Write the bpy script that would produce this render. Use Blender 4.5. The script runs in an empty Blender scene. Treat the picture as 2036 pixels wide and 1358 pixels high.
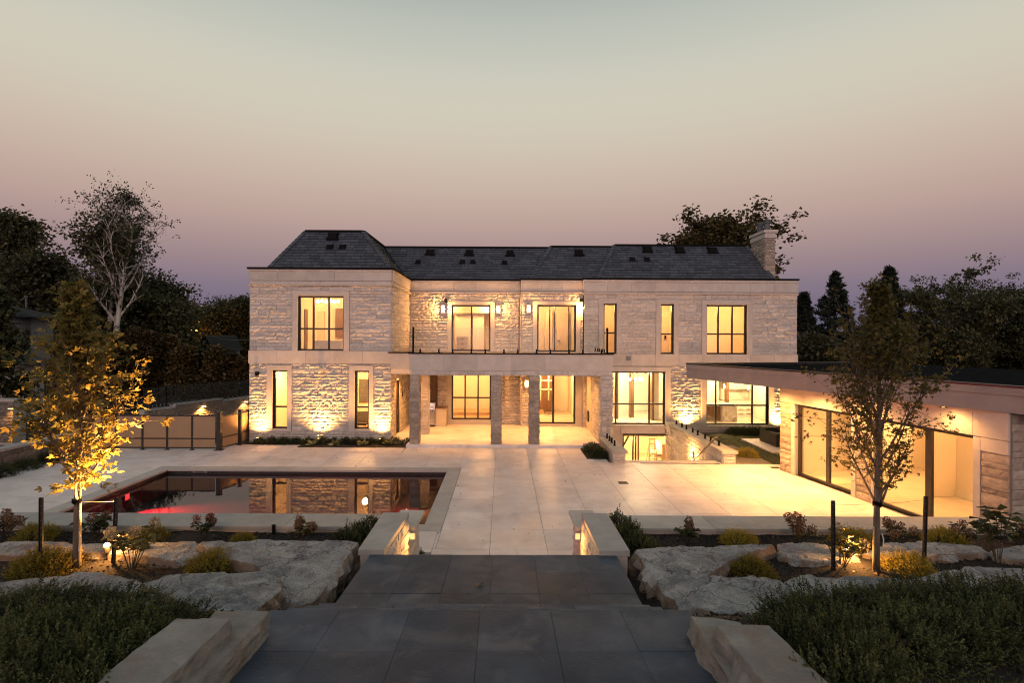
import bpy, math, random
import numpy as np
from mathutils import Matrix, Vector

SC = bpy.context.scene
COL = SC.collection
R = math.radians

# ------------------------------------------------------------------ camera
EYE = 4.6                      # camera height above the patio paving
FPX, CX, CY, ROLL = 1095.0, 1001.0, 671.0, 0.005
cam_d = bpy.data.cameras.new('camera')
cam = bpy.data.objects.new('camera', cam_d)
COL.objects.link(cam)
cam_d.sensor_fit = 'HORIZONTAL'
cam_d.sensor_width = 36.0
cam_d.lens = FPX / 2036 * 36
cam_d.shift_x = (1018 - CX) / 2036
cam_d.shift_y = -(679 - CY) / 2036
cam_d.clip_start, cam_d.clip_end = 0.05, 3000
m = Matrix.Rotation(R(90), 4, 'X') @ Matrix.Rotation(ROLL, 4, 'Z')
m.translation = (0, 0, EYE)
cam.matrix_world = m
SC.camera = cam

# ------------------------------------------------------------------ sky, afterglow, exposure
def srgb(r, g, b):
    f = lambda c: (c / 255 / 12.92) if c / 255 <= 0.04045 else ((c / 255 + 0.055) / 1.055) ** 2.4
    return (f(r), f(g), f(b), 1.0)

world = bpy.data.worlds.new('World')
SC.world = world
world.use_nodes = True
nt = world.node_tree
nt.nodes.clear()
wo = nt.nodes.new('ShaderNodeOutputWorld')
bg = nt.nodes.new('ShaderNodeBackground')
bg2 = nt.nodes.new('ShaderNodeBackground')
addsh = nt.nodes.new('ShaderNodeAddShader')
sky = nt.nodes.new('ShaderNodeTexSky')
sky.sky_type = 'NISHITA'
sky.sun_disc = False
sky.sun_elevation = R(1.0)
sky.sun_rotation = R(180)
SKY_STRENGTH = 0.02
tc = nt.nodes.new('ShaderNodeTexCoord')
sep = nt.nodes.new('ShaderNodeSeparateXYZ')
ramp = nt.nodes.new('ShaderNodeValToRGB')
nt.links.new(tc.outputs['Generated'], sep.inputs[0])
nt.links.new(sep.outputs['Z'], ramp.inputs[0])
stops = [(0.0, (92, 94, 118)), (0.045, (104, 101, 127)), (0.085, (120, 107, 130)), (0.125, (146, 123, 132)),
         (0.165, (166, 139, 138)), (0.205, (182, 154, 146)), (0.25, (193, 169, 155)), (0.30, (200, 183, 165)), (0.355, (204, 195, 177)),
         (0.41, (202, 198, 182)), (0.46, (191, 192, 180)), (0.52, (176, 181, 172)), (0.70, (136, 148, 149)), (1.0, (98, 113, 124))]
ramp.color_ramp.interpolation = 'B_SPLINE'
el = ramp.color_ramp.elements
while len(el) > 1:
    el.remove(el[-1])
el[0].position, el[0].color = stops[0][0], srgb(*stops[0][1])
for p, c in stops[1:]:
    e = el.new(p)
    e.color = srgb(*c)
bg.inputs[1].default_value = 0.9
bg2.inputs[1].default_value = SKY_STRENGTH
nt.links.new(ramp.outputs[0], bg.inputs[0])
nt.links.new(sky.outputs[0], bg2.inputs[0])
nt.links.new(bg.outputs[0], addsh.inputs[0])
nt.links.new(bg2.outputs[0], addsh.inputs[1])
nt.links.new(addsh.outputs[0], wo.inputs[0])

sun_d = bpy.data.lights.new('sun', 'SUN')      # the western afterglow behind the camera: very wide, weak
sun_d.energy, sun_d.angle, sun_d.color = 1.0, R(40), (1.0, 0.66, 0.62)
sun = bpy.data.objects.new('sun', sun_d)
sun.rotation_euler = (R(76), 0, R(-8))
COL.objects.link(sun)

SC.view_settings.view_transform = 'Standard'
SC.view_settings.look = 'None'
SC.view_settings.exposure = 0.2
SC.view_settings.gamma = 1.0
SC.view_settings.use_curve_mapping = False
SC.render.engine = 'CYCLES'
SC.cycles.filter_width = 1.1
cy = SC.cycles
cy.use_denoising = True
try:
    cy.denoiser = 'OPENIMAGEDENOISE'
except Exception:
    pass
cy.max_bounces, cy.diffuse_bounces, cy.glossy_bounces = 10, 3, 3
cy.transmission_bounces, cy.transparent_max_bounces = 6, 16
cy.sample_clamp_indirect = 6.0
cy.caustics_reflective = cy.caustics_refractive = False

# ------------------------------------------------------------------ measuring helpers (photo pixels -> metres)
_c, _s = math.cos(ROLL), math.sin(ROLL)
def ray(px, py):
    du, dv = px - CX, py - CY
    return (du * _c + dv * _s) / FPX, (-du * _s + dv * _c) / FPX
def G(px, py, z=0.0):                       # point of the level plane z
    u, v = ray(px, py)
    y = (EYE - z) / v
    return u * y, y
def P(px, py, y):                           # point of the upright plane at depth y
    u, v = ray(px, py)
    return u * y, EYE - v * y
def rect(x0, y0, x1, y1, Y):
    a, b = P(x0, y0, Y), P(x1, y1, Y)
    return (a[0], b[0], b[1], a[1])         # u0,u1,z0,z1

# ------------------------------------------------------------------ scene-graph helpers
WT = {}
def link(o, parent=None):
    COL.objects.link(o)
    if parent is not None:
        o.parent = parent
        o.matrix_parent_inverse = WT.get(parent, Matrix()).inverted()
    return o
def tag(o, label=None, cat=None, group=None, kind=None):
    if label: o['label'] = label
    if cat: o['category'] = cat
    if group: o['group'] = group
    if kind: o['kind'] = kind
    return o
def root(name, loc, label, cat, group=None, local=False, rz=0.0):
    o = bpy.data.objects.new(name, None)
    o.empty_display_size = 0.3
    o.location = loc
    o.rotation_euler = (0, 0, rz)
    COL.objects.link(o)
    WT[o] = Matrix() if local else Matrix.Translation(loc)
    return tag(o, label, cat, group)
def copy_tree(o, loc, rz=0.0, label=None, group=None, scale=1.0):
    r = o.copy()
    COL.objects.link(r)
    r.location, r.rotation_euler = loc, (0, 0, rz)
    r.scale = (scale,) * 3
    if label: r['label'] = label
    if group: r['group'] = group
    def rec(src, dst):
        for ch in src.children:
            c = ch.copy()
            COL.objects.link(c)
            c.parent = dst
            rec(ch, c)
    rec(o, r)
    return r

class MB:
    """collects boxes, prisms and tubes; build() links them as ONE mesh object"""
    def __init__(s, fr=None):
        s.v, s.f, s.t, s.fr = [], [], [], fr
    def add(s, vs, fs, tone=0.5):
        b = len(s.v)
        if s.fr:
            vs = [s.fr(*p) for p in vs]
        s.v.extend(vs)
        for f in fs:
            s.f.append([b + i for i in f])
            s.t.append(tone)
    def box(s, x0, x1, y0, y1, z0, z1, tone=0.5):
        s.add([(x0, y0, z0), (x1, y0, z0), (x1, y1, z0), (x0, y1, z0), (x0, y0, z1), (x1, y0, z1), (x1, y1, z1), (x0, y1, z1)],
              [(0, 3, 2, 1), (4, 5, 6, 7), (0, 1, 5, 4), (1, 2, 6, 5), (2, 3, 7, 6), (3, 0, 4, 7)], tone)
    def cbox(s, x0, x1, y0, y1, z0, z1, c=0.006, tone=0.5):   # box whose top edges are chamfered
        s.add([(x0, y0, z0), (x1, y0, z0), (x1, y1, z0), (x0, y1, z0), (x0, y0, z1 - c), (x1, y0, z1 - c), (x1, y1, z1 - c), (x0, y1, z1 - c),
               (x0 + c, y0 + c, z1), (x1 - c, y0 + c, z1), (x1 - c, y1 - c, z1), (x0 + c, y1 - c, z1)],
              [(0, 3, 2, 1), (8, 9, 10, 11), (0, 1, 5, 4), (1, 2, 6, 5), (2, 3, 7, 6), (3, 0, 4, 7), (4, 5, 9, 8), (5, 6, 10, 9), (6, 7, 11, 10), (7, 4, 8, 11)], tone)
    def prism(s, poly, z0, z1, tone=0.5):
        n = len(poly)
        s.add([(x, y, z0) for x, y in poly] + [(x, y, z1) for x, y in poly],
              [tuple(range(n))[::-1], tuple(range(n, 2 * n))] + [(i, (i + 1) % n, n + (i + 1) % n, n + i) for i in range(n)], tone)
    def quad(s, a, b, c, d, tone=0.5):
        s.add([a, b, c, d], [(0, 1, 2, 3)], tone)
    def bar(s, a, b, w, h=None, tone=0.5):   # square bar from a to b
        h = h or w
        a, b = Vector(a), Vector(b)
        d = (b - a).normalized()
        up = Vector((0, 0, 1)) if abs(d.z) < 0.95 else Vector((0, 1, 0))
        x = d.cross(up).normalized() * (w / 2)
        y = x.cross(d).normalized() * (h / 2)
        s.add([tuple(p + i * x + j * y) for p in (a, b) for i, j in ((-1, -1), (1, -1), (1, 1), (-1, 1))],
              [(3, 2, 1, 0), (4, 5, 6, 7), (0, 1, 5, 4), (1, 2, 6, 5), (2, 3, 7, 6), (3, 0, 4, 7)], tone)
    def tube(s, pts, rad, n=6, tone=0.5, cap=True):
        k = len(pts)
        pts = [Vector(p) for p in pts]
        if not hasattr(rad, '__len__'):
            rad = [rad] * k
        vs = []
        for i, p in enumerate(pts):
            d = (pts[min(i + 1, k - 1)] - pts[max(i - 1, 0)]).normalized()
            up = Vector((0, 1, 0)) if abs(d.y) < 0.9 else Vector((1, 0, 0))
            x = d.cross(up).normalized()
            y = x.cross(d)
            for j in range(n):
                a = 2 * math.pi * j / n
                vs.append(tuple(p + (x * math.cos(a) + y * math.sin(a)) * rad[i]))
        fs = [(i * n + j, i * n + (j + 1) % n, (i + 1) * n + (j + 1) % n, (i + 1) * n + j) for i in range(k - 1) for j in range(n)]
        if cap:
            fs += [tuple(range(n))[::-1], tuple(range((k - 1) * n, k * n))]
        s.add(vs, fs, tone)
    def lathe(s, c, prof, n=12, tone=0.5):
        s.tube([(c[0], c[1], c[2] + z) for r, z in prof], [max(r, 1e-4) for r, z in prof], n, tone)
    def ball(s, c, r, n=10, tone=0.5):
        s.lathe((c[0], c[1], c[2] - r), [(r * math.sin(math.pi * i / 6), r - r * math.cos(math.pi * i / 6)) for i in range(7)], n, tone)
    def build(s, name, mat, parent=None, kind=None, smooth=False):
        me = bpy.data.meshes.new(name)
        me.from_pydata(s.v, [], s.f)
        at = me.attributes.new('tone', 'FLOAT', 'FACE')
        at.data.foreach_set('value', s.t)
        if smooth:
            me.polygons.foreach_set('use_smooth', [True] * len(me.polygons))
        me.materials.append(mat)
        o = bpy.data.objects.new(name, me)
        link(o, parent)
        if kind: o['kind'] = kind
        return o

def quads_mesh(name, V, mat, tone):           # V: (n,4,3) numpy
    n = len(V)
    me = bpy.data.meshes.new(name)
    me.vertices.add(n * 4)
    me.vertices.foreach_set('co', np.ascontiguousarray(V, np.float32).ravel())
    me.loops.add(n * 4)
    me.loops.foreach_set('vertex_index', np.arange(n * 4, dtype=np.int32))
    me.polygons.add(n)
    me.polygons.foreach_set('loop_start', np.arange(0, n * 4, 4, dtype=np.int32))
    me.update(calc_edges=True)
    at = me.attributes.new('tone', 'FLOAT', 'FACE')
    at.data.foreach_set('value', np.ascontiguousarray(tone, np.float32))
    me.materials.append(mat)
    return me
def leaf_quads(C, D, S, W, rng, flat=0.0):
    """leaf-shaped quads: base C, direction D, length S, width ratio W; flat biases the blade to lie level"""
    n = len(C)
    D = D / (np.linalg.norm(D, axis=1, keepdims=True) + 1e-9)
    N = rng.normal(size=(n, 3))
    N[:, 2] += flat * 3
    B = np.cross(D, N)
    B /= (np.linalg.norm(B, axis=1, keepdims=True) + 1e-9)
    N = np.cross(B, D)
    S = S[:, None]
    W = np.asarray(W).reshape(-1, 1)
    mid = C + D * S * 0.45
    q = np.stack([C, mid + B * S * W * 0.5 + N * S * 0.10, C + D * S - N * S * 0.12, mid - B * S * W * 0.5 + N * S * 0.10], 1)
    return q
def obj_from(name, me, parent=None, kind=None):
    o = bpy.data.objects.new(name, me)
    link(o, parent)
    if kind: o['kind'] = kind
    return o

# ------------------------------------------------------------------ materials
def _mat(name):
    mt = bpy.data.materials.new(name)
    mt.use_nodes = True
    t = mt.node_tree
    t.nodes.clear()
    out = t.nodes.new('ShaderNodeOutputMaterial')
    return mt, t, out
def _mixrgb(t, fac, a, b, mode='MIX'):
    n = t.nodes.new('ShaderNodeMix')
    n.data_type = 'RGBA'
    n.blend_type = mode
    for s, v in ((n.inputs[0], fac), (n.inputs[6], a), (n.inputs[7], b)):
        if isinstance(v, bpy.types.NodeSocket):
            t.links.new(v, s)
        elif isinstance(v, tuple):
            s.default_value = v if len(v) == 4 else (*v, 1)
        else:
            s.default_value = v
    return n.outputs[2]
def _noise(t, scale, detail=5, rough=0.6, vec=None, dist=0.0):
    n = t.nodes.new('ShaderNodeTexNoise')
    n.inputs['Scale'].default_value = scale
    n.inputs['Detail'].default_value = detail
    n.inputs['Roughness'].default_value = rough
    n.inputs['Distortion'].default_value = dist
    if vec is None:
        g = t.nodes.new('ShaderNodeNewGeometry')
        vec = g.outputs['Position']
    t.links.new(vec, n.inputs['Vector'])
    return n.outputs['Fac']
def _range(t, v, a, b, c, d):
    n = t.nodes.new('ShaderNodeMapRange')
    for i, x in enumerate((a, b, c, d)):
        n.inputs[i + 1].default_value = x
    t.links.new(v, n.inputs[0])
    return n.outputs[0]
def surface(name, c1, c2, scale=3.0, rough=0.7, bump=0.3, bscale=30.0, tone=0.0, metal=0.0, rvar=0.0, lo=0.35, hi=0.65, c3=None, c3scale=0.6, spec=0.4, bdist=0.02, stretch=None):
    mt, t, out = _mat(name)
    b = t.nodes.new('ShaderNodeBsdfPrincipled')
    vec = None
    if stretch:
        g = t.nodes.new('ShaderNodeNewGeometry')
        mp = t.nodes.new('ShaderNodeMapping')
        mp.inputs['Scale'].default_value = stretch
        t.links.new(g.outputs['Position'], mp.inputs[0])
        vec = mp.outputs[0]
    f = _range(t, _noise(t, scale, 6, 0.62, vec), lo, hi, 0, 1)
    col = _mixrgb(t, f, c1, c2)
    if c3:
        f3 = _range(t, _noise(t, c3scale, 5, 0.6, None, 0.6), 0.5, 0.68, 0, 1)
        col = _mixrgb(t, f3, col, c3)
    if tone:
        a = t.nodes.new('ShaderNodeAttribute')
        a.attribute_name = 'tone'
        k = _range(t, a.outputs['Fac'], 0, 1, 1 - tone, 1 + tone)
        cmb = t.nodes.new('ShaderNodeCombineColor')
        for i in range(3):
            t.links.new(k, cmb.inputs[i])
        col = _mixrgb(t, 1.0, col, cmb.outputs[0], 'MULTIPLY')
    t.links.new(col, b.inputs['Base Color'])
    b.inputs['Metallic'].default_value = metal
    b.inputs['Specular IOR Level'].default_value = spec
    if rvar:
        t.links.new(_range(t, _noise(t, scale * 0.7, 5), 0.3, 0.7, rough - rvar, rough + rvar), b.inputs['Roughness'])
    else:
        b.inputs['Roughness'].default_value = rough
    if bump:
        bp = t.nodes.new('ShaderNodeBump')
        bp.inputs['Strength'].default_value = bump
        bp.inputs['Distance'].default_value = bdist
        t.links.new(_noise(t, bscale, 6, 0.65), bp.inputs['Height'])
        t.links.new(bp.outputs[0], b.inputs['Normal'])
    t.links.new(b.outputs[0], out.inputs[0])
    return mt
def leafmat(name, c1, c2, trans=0.3, rough=0.55):
    mt, t, out = _mat(name)
    a = t.nodes.new('ShaderNodeAttribute')
    a.attribute_name = 'tone'
    col = _mixrgb(t, a.outputs['Fac'], c1, c2)
    oi = t.nodes.new('ShaderNodeObjectInfo')                 # every plant a little lighter or darker than the next
    k = _range(t, oi.outputs['Random'], 0, 1, .68, 1.32)
    cc = t.nodes.new('ShaderNodeCombineColor')
    for i in range(3): t.links.new(k, cc.inputs[i])
    col = _mixrgb(t, 1.0, col, cc.outputs[0], 'MULTIPLY')
    b = t.nodes.new('ShaderNodeBsdfPrincipled')
    b.inputs['Roughness'].default_value = rough
    b.inputs['Specular IOR Level'].default_value = 0.3
    t.links.new(col, b.inputs['Base Color'])
    tr = t.nodes.new('ShaderNodeBsdfTranslucent')
    t.links.new(col, tr.inputs[0])
    mx = t.nodes.new('ShaderNodeMixShader')
    mx.inputs[0].default_value = trans
    t.links.new(b.outputs[0], mx.inputs[1])
    t.links.new(tr.outputs[0], mx.inputs[2])
    t.links.new(mx.outputs[0], out.inputs[0])
    return mt
def emit(name, col, strength):
    mt, t, out = _mat(name)
    e = t.nodes.new('ShaderNodeEmission')
    e.inputs[0].default_value = (*col, 1)
    e.inputs[1].default_value = strength
    t.links.new(e.outputs[0], out.inputs[0])
    return mt
def glassmat(name, tint, refl=1.0, ior=1.5, haze=0.0):
    mt, t, out = _mat(name)
    tr = t.nodes.new('ShaderNodeBsdfTransparent')
    tr.inputs[0].default_value = (*tint, 1)
    gl = t.nodes.new('ShaderNodeBsdfGlossy')
    gl.inputs['Roughness'].default_value = 0.0
    fr = t.nodes.new('ShaderNodeFresnel')
    fr.inputs[0].default_value = ior
    mx = t.nodes.new('ShaderNodeMixShader')
    mm = t.nodes.new('ShaderNodeMath')
    mm.operation = 'MULTIPLY'
    mm.inputs[1].default_value = refl
    geo = t.nodes.new('ShaderNodeNewGeometry')
    inv = t.nodes.new('ShaderNodeMath')
    inv.operation = 'MULTIPLY_ADD'
    inv.inputs[1].default_value, inv.inputs[2].default_value = -1, 1
    t.links.new(geo.outputs['Backfacing'], inv.inputs[0])
    m0 = t.nodes.new('ShaderNodeMath')
    m0.operation = 'MULTIPLY'
    t.links.new(inv.outputs[0], m0.inputs[0])
    t.links.new(fr.outputs[0], m0.inputs[1])
    t.links.new(m0.outputs[0], mm.inputs[0])
    t.links.new(mm.outputs[0], mx.inputs[0])
    t.links.new(tr.outputs[0], mx.inputs[1])
    t.links.new(gl.outputs[0], mx.inputs[2])
    last = mx.outputs[0]
    if haze:
        df = t.nodes.new('ShaderNodeBsdfDiffuse')
        df.inputs[0].default_value = (0.55, 0.58, 0.58, 1)
        m2 = t.nodes.new('ShaderNodeMixShader')
        m2.inputs[0].default_value = haze
        t.links.new(last, m2.inputs[1])
        t.links.new(df.outputs[0], m2.inputs[2])
        last = m2.outputs[0]
    t.links.new(last, out.inputs[0])
    return mt

M = {}
M['stone'] = surface('split_limestone', (.44, .405, .375), (.57, .53, .495), 9, .85, .7, 55, tone=.13, bdist=.02)
M['stonedark'] = surface('split_limestone_grey', (.27, .225, .185), (.40, .34, .285), 9, .85, .9, 55, tone=.25, bdist=.02)
M['smooth'] = surface('sawn_limestone', (.45, .41, .375), (.53, .49, .45), 2.2, .75, .12, 90, tone=.09)
M['mortar'] = surface('mortar', (.38, .345, .32), (.45, .41, .38), 20, .95, .4, 90)
M['slate'] = surface('roof_slate', (.056, .066, .085), (.082, .094, .115), 7, .65, .4, 40, tone=.24, spec=.2)
M['bronze'] = surface('dark_bronze_metal', (.018, .015, .013), (.028, .024, .021), 4, .42, 0)
M['black'] = surface('black_metal', (.004, .004, .005), (.008, .008, .009), 4, .7, .05, 80, spec=.08)
M['deck'] = surface('dark_roof_membrane', (.012, .012, .013), (.02, .02, .021), 3, 1.0, 0, spec=0.0)
M['lead'] = surface('grey_metal', (.07, .075, .085), (.10, .105, .115), 5, .5, .1, 40)
M['paving'] = surface('pale_limestone_paving', (.67, .60, .585), (.80, .735, .715), 1.3, .48, .12, 60, tone=.07, rvar=.14, c3=(.60, .535, .515), c3scale=1.1)
M['coping'] = surface('pool_coping_stone', (.40, .38, .355), (.48, .455, .425), 2.5, .6, .15, 80, tone=.06)
M['wallcap'] = surface('wall_cap_stone', (.30, .295, .285), (.40, .39, .37), 2.0, .7, .2, 60, tone=.08)
M['bluestone'] = surface('bluestone', (.034, .048, .070), (.066, .086, .116), 1.6, .55, .3, 45, tone=.22, rvar=.1, c3=(.092, .108, .13), c3scale=2.3, spec=.12)
M['darkstone'] = surface('shaded_garden_wall_stone', (.12, .10, .085), (.20, .17, .145), 9, .9, .8, 55, tone=.25)  # darker copy of the split limestone, shade put into its colour
M['cut'] = surface('cut_limestone_block', (.19, .184, .172), (.29, .28, .258), 3.0, .85, .8, 24, c3=(.21, .17, .13), c3scale=1.8, bdist=.03)
M['mulch'] = surface('dark_mulch', (.010, .008, .007), (.03, .024, .02), 25, .95, .8, 60)
M['chip'] = surface('mulch_chip', (.012, .010, .009), (.04, .032, .027), 15, .9, .2, 60, tone=.6)
M['earth'] = surface('dark_soil', (.018, .016, .012), (.035, .032, .02), 2, .95, .4, 20)
M['lawn'] = surface('lawn_soil', (.022, .030, .010), (.045, .055, .018), 4, .95, .4, 30)
M['bark'] = surface('grey_bark', (.075, .06, .048), (.16, .135, .11), 14, .9, .6, 40, stretch=(1, 1, .25))
M['darkbark'] = surface('dark_bark', (.03, .025, .02), (.07, .06, .05), 8, .9, .5, 25)
M['birch'] = surface('birch_bark', (.52, .48, .44), (.62, .58, .53), 3, .8, .2, 20, c3=(.06, .05, .045), c3scale=2.2)
M['paint'] = surface('cream_paint', (.76, .70, .60), (.79, .73, .63), .8, .6, 0)
M['cream'] = surface('warm_plaster', (.56, .50, .41), (.60, .54, .45), 2, .7, .05, 40)
M['pale_floor'] = surface('polished_pale_floor', (.60, .55, .47), (.70, .65, .57), 1.2, .25, 0)
M['oak'] = surface('oak_floor', (.40, .28, .17), (.52, .38, .24), 3, .4, .1, 40, stretch=(1, 8, 1))
M['white'] = surface('white_cabinet_paint', (.72, .68, .61), (.76, .72, .65), 1, .4, 0)
M['marble'] = surface('veined_marble', (.72, .68, .62), (.60, .54, .47), 2.2, .25, 0, lo=.48, hi=.6, c3=(.40, .34, .28), c3scale=3.5)
M['walnut'] = surface('walnut_panel', (.10, .055, .03), (.17, .10, .055), 3, .5, .1, 40, stretch=(8, 8, 1))
M['steel'] = surface('stainless_steel', (.45, .43, .40), (.55, .53, .50), 3, .25, 0, metal=1.0)
M['tan'] = surface('tan_fence_board', (.30, .195, .115), (.34, .22, .13), 1.5, .7, .05, 50)
M['rattan'] = surface('dark_rattan', (.02, .018, .016), (.05, .045, .04), 60, .8, .8, 120)
M['pooltile'] = surface('dark_pool_tile', (.014, .015, .016), (.024, .026, .026), 8, .45, .2, 60)
M['siding'] = surface('shade_darkened_siding', (.15, .155, .165), (.19, .195, .205), 2, .7, .1, 30, tone=.1)  # pale siding darkened: tree shade put into its colour; small fittings share it
M['shingle'] = surface('asphalt_shingle', (.008, .008, .009), (.018, .018, .018), 5, .85, .4, 30, tone=.3)
M['fascia'] = surface('limestone_fascia', (.20, .20, .205), (.24, .24, .24), 1.5, .7, .1, 60, tone=.05)
M['gravel'] = surface('gravel', (.10, .09, .08), (.24, .22, .20), 30, .9, .6, 60, tone=.5)
M['glass'] = glassmat('window_glass', (.97, .97, .95), .6)
M['railglass'] = glassmat('railing_glass', (.96, .98, .97), .4, 1.5, .012)
M['fenceglass'] = glassmat('tinted_fence_glass', (.55, .62, .62), 1.0, 1.5, .03)
M['bulb'] = emit('warm_bulb', (1, .78, .45), 25)
M['lens'] = emit('warm_lens', (1, .60, .20), 16)
M['softlens'] = emit('step_light_lens', (1, .60, .22), 1.3)
M['opal'] = emit('opal_shade', (1, .84, .58), 5)
M['amber'] = emit('amber_street_lens', (1, .35, .06), 8)
M['redlens'] = emit('red_pool_lens', (1, .02, .02), 4)
M['frosted'] = surface('matt_chrome', (.5, .48, .45), (.55, .53, .5), 3, .35, 0, metal=1)
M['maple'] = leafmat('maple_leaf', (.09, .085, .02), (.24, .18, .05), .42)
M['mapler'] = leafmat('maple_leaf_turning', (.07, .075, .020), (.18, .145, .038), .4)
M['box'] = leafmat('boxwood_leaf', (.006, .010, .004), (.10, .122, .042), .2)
M['boxnew'] = leafmat('boxwood_leaf_yellow_green', (.026, .036, .010), (.085, .09, .024), .2)  # yellower leaf variant, not assigned to any plant
M['spirea'] = leafmat('spirea_leaf', (.14, .14, .018), (.40, .29, .045), .3)
M['hydr'] = leafmat('hydrangea_leaf', (.05, .06, .018), (.16, .15, .05), .3)
M['hydrdark'] = leafmat('dark_hydrangea_leaf', (.02, .028, .010), (.06, .065, .022), .25)
M['pink'] = leafmat('pink_hydrangea_petal', (.16, .06, .05), (.30, .14, .10), .2)
M['creamflower'] = leafmat('cream_hydrangea_petal', (.42, .34, .20), (.60, .50, .32), .3)
M['russet'] = leafmat('faded_hydrangea_petal', (.14, .08, .045), (.26, .16, .09), .2)
M['hosta'] = leafmat('hosta_leaf', (.16, .19, .07), (.40, .38, .20), .25)
M['heuchera'] = leafmat('heuchera_leaf', (.05, .022, .02), (.10, .05, .04), .2)
M['grassblade'] = leafmat('grass_blade', (.045, .06, .018), (.12, .135, .045), .25)
M['darkleaf'] = leafmat('dark_tree_leaf', (.038, .042, .020), (.11, .11, .048), .25)
M['birchleaf'] = leafmat('birch_leaf', (.02, .024, .012), (.06, .06, .026), .2)
M['oakleaf'] = leafmat('oak_leaf', (.045, .042, .015), (.12, .09, .03), .25)
M['needle'] = leafmat('spruce_needle', (.016, .024, .020), (.045, .06, .042), .1)
M['cedar'] = leafmat('cedar_spray', (.045, .032, .012), (.12, .08, .028), .15)
M['rockmat'] = None

def rock_material():
    mt, t, out = _mat('weathered_boulder')
    b = t.nodes.new('ShaderNodeBsdfPrincipled')
    b.inputs['Roughness'].default_value = .85
    f1 = _range(t, _noise(t, 2.2, 8, .68, None, .8), .38, .64, 0, 1)
    top = _mixrgb(t, f1, (.22, .225, .24), (.50, .50, .50))
    f2 = _range(t, _noise(t, 9, 8, .7, None, 1.2), .56, .70, 0, 1)
    top = _mixrgb(t, f2, top, (.56, .56, .55))
    f4 = _range(t, _noise(t, 3.4, 6, .6, None, .5), .56, .72, 0, .7)
    top = _mixrgb(t, f4, top, (.20, .165, .14))
    f5 = _range(t, _noise(t, 42, 5, .7), .36, .64, .62, 1.3)
    cc = t.nodes.new('ShaderNodeCombineColor')
    for i_ in range(3): t.links.new(f5, cc.inputs[i_])
    top = _mixrgb(t, 1.0, top, cc.outputs[0], 'MULTIPLY')
    vo = t.nodes.new('ShaderNodeTexVoronoi')
    vo.feature = 'DISTANCE_TO_EDGE'
    vo.inputs['Scale'].default_value = 1.1
    g0 = t.nodes.new('ShaderNodeNewGeometry')
    nz = t.nodes.new('ShaderNodeTexNoise')
    nz.inputs['Scale'].default_value = 3
    t.links.new(g0.outputs['Position'], nz.inputs['Vector'])
    wv = t.nodes.new('ShaderNodeVectorMath')
    wv.operation = 'MULTIPLY_ADD'
    wv.inputs[1].default_value = (.6, .6, .6)
    t.links.new(nz.outputs['Color'], wv.inputs[0])
    t.links.new(g0.outputs['Position'], wv.inputs[2])
    t.links.new(wv.outputs[0], vo.inputs['Vector'])
    crack = _range(t, vo.outputs['Distance'], .0, .016, .8, 0)
    top = _mixrgb(t, crack, top, (.05, .05, .05))
    side = _mixrgb(t, f1, (.22, .165, .125), (.36, .28, .215))
    g = t.nodes.new('ShaderNodeNewGeometry')
    sp = t.nodes.new('ShaderNodeSeparateXYZ')
    t.links.new(g.outputs['True Normal'], sp.inputs[0])
    k = _range(t, sp.outputs['Z'], .35, .75, 0, 1)      # broken faces keep the fresh tan stone, the top is weathered grey
    t.links.new(_mixrgb(t, k, side, top), b.inputs['Base Color'])
    bp = t.nodes.new('ShaderNodeBump')
    bp.inputs['Strength'].default_value = 1.0
    bp.inputs['Distance'].default_value = .10
    t.links.new(_noise(t, 7, 10, .7, None, .6), bp.inputs['Height'])
    bp2 = t.nodes.new('ShaderNodeBump')
    bp2.inputs['Strength'].default_value = .5
    bp2.inputs['Distance'].default_value = .03
    t.links.new(_noise(t, 38, 6, .7), bp2.inputs['Height'])
    t.links.new(bp.outputs[0], bp2.inputs['Normal'])
    t.links.new(bp2.outputs[0], b.inputs['Normal'])
    t.links.new(b.outputs[0], out.inputs[0])
    return mt
M['rock'] = rock_material()

def water_material():
    mt, t, out = _mat('still_pool_water')
    tr = t.nodes.new('ShaderNodeBsdfTransparent')
    tr.inputs[0].default_value = (.80, .86, .88, 1)
    gl = t.nodes.new('ShaderNodeBsdfGlossy')
    gl.inputs['Roughness'].default_value = .012
    fr = t.nodes.new('ShaderNodeFresnel')
    fr.inputs[0].default_value = 1.36
    bp = t.nodes.new('ShaderNodeBump')
    bp.inputs['Strength'].default_value = .05
    bp.inputs['Distance'].default_value = .02
    t.links.new(_noise(t, 2.6, 3, .5), bp.inputs['Height'])
    t.links.new(bp.outputs[0], gl.inputs['Normal'])
    mx = t.nodes.new('ShaderNodeMixShader')
    geo = t.nodes.new('ShaderNodeNewGeometry')
    inv = t.nodes.new('ShaderNodeMath')
    inv.operation = 'MULTIPLY_ADD'
    inv.inputs[1].default_value, inv.inputs[2].default_value = -1, 1
    t.links.new(geo.outputs['Backfacing'], inv.inputs[0])
    m0 = t.nodes.new('ShaderNodeMath')
    m0.operation = 'MULTIPLY'
    t.links.new(inv.outputs[0], m0.inputs[0])
    t.links.new(fr.outputs[0], m0.inputs[1])
    t.links.new(m0.outputs[0], mx.inputs[0])
    t.links.new(tr.outputs[0], mx.inputs[1])
    t.links.new(gl.outputs[0], mx.inputs[2])
    t.links.new(mx.outputs[0], out.inputs[0])
    return mt
M['water'] = water_material()

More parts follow.
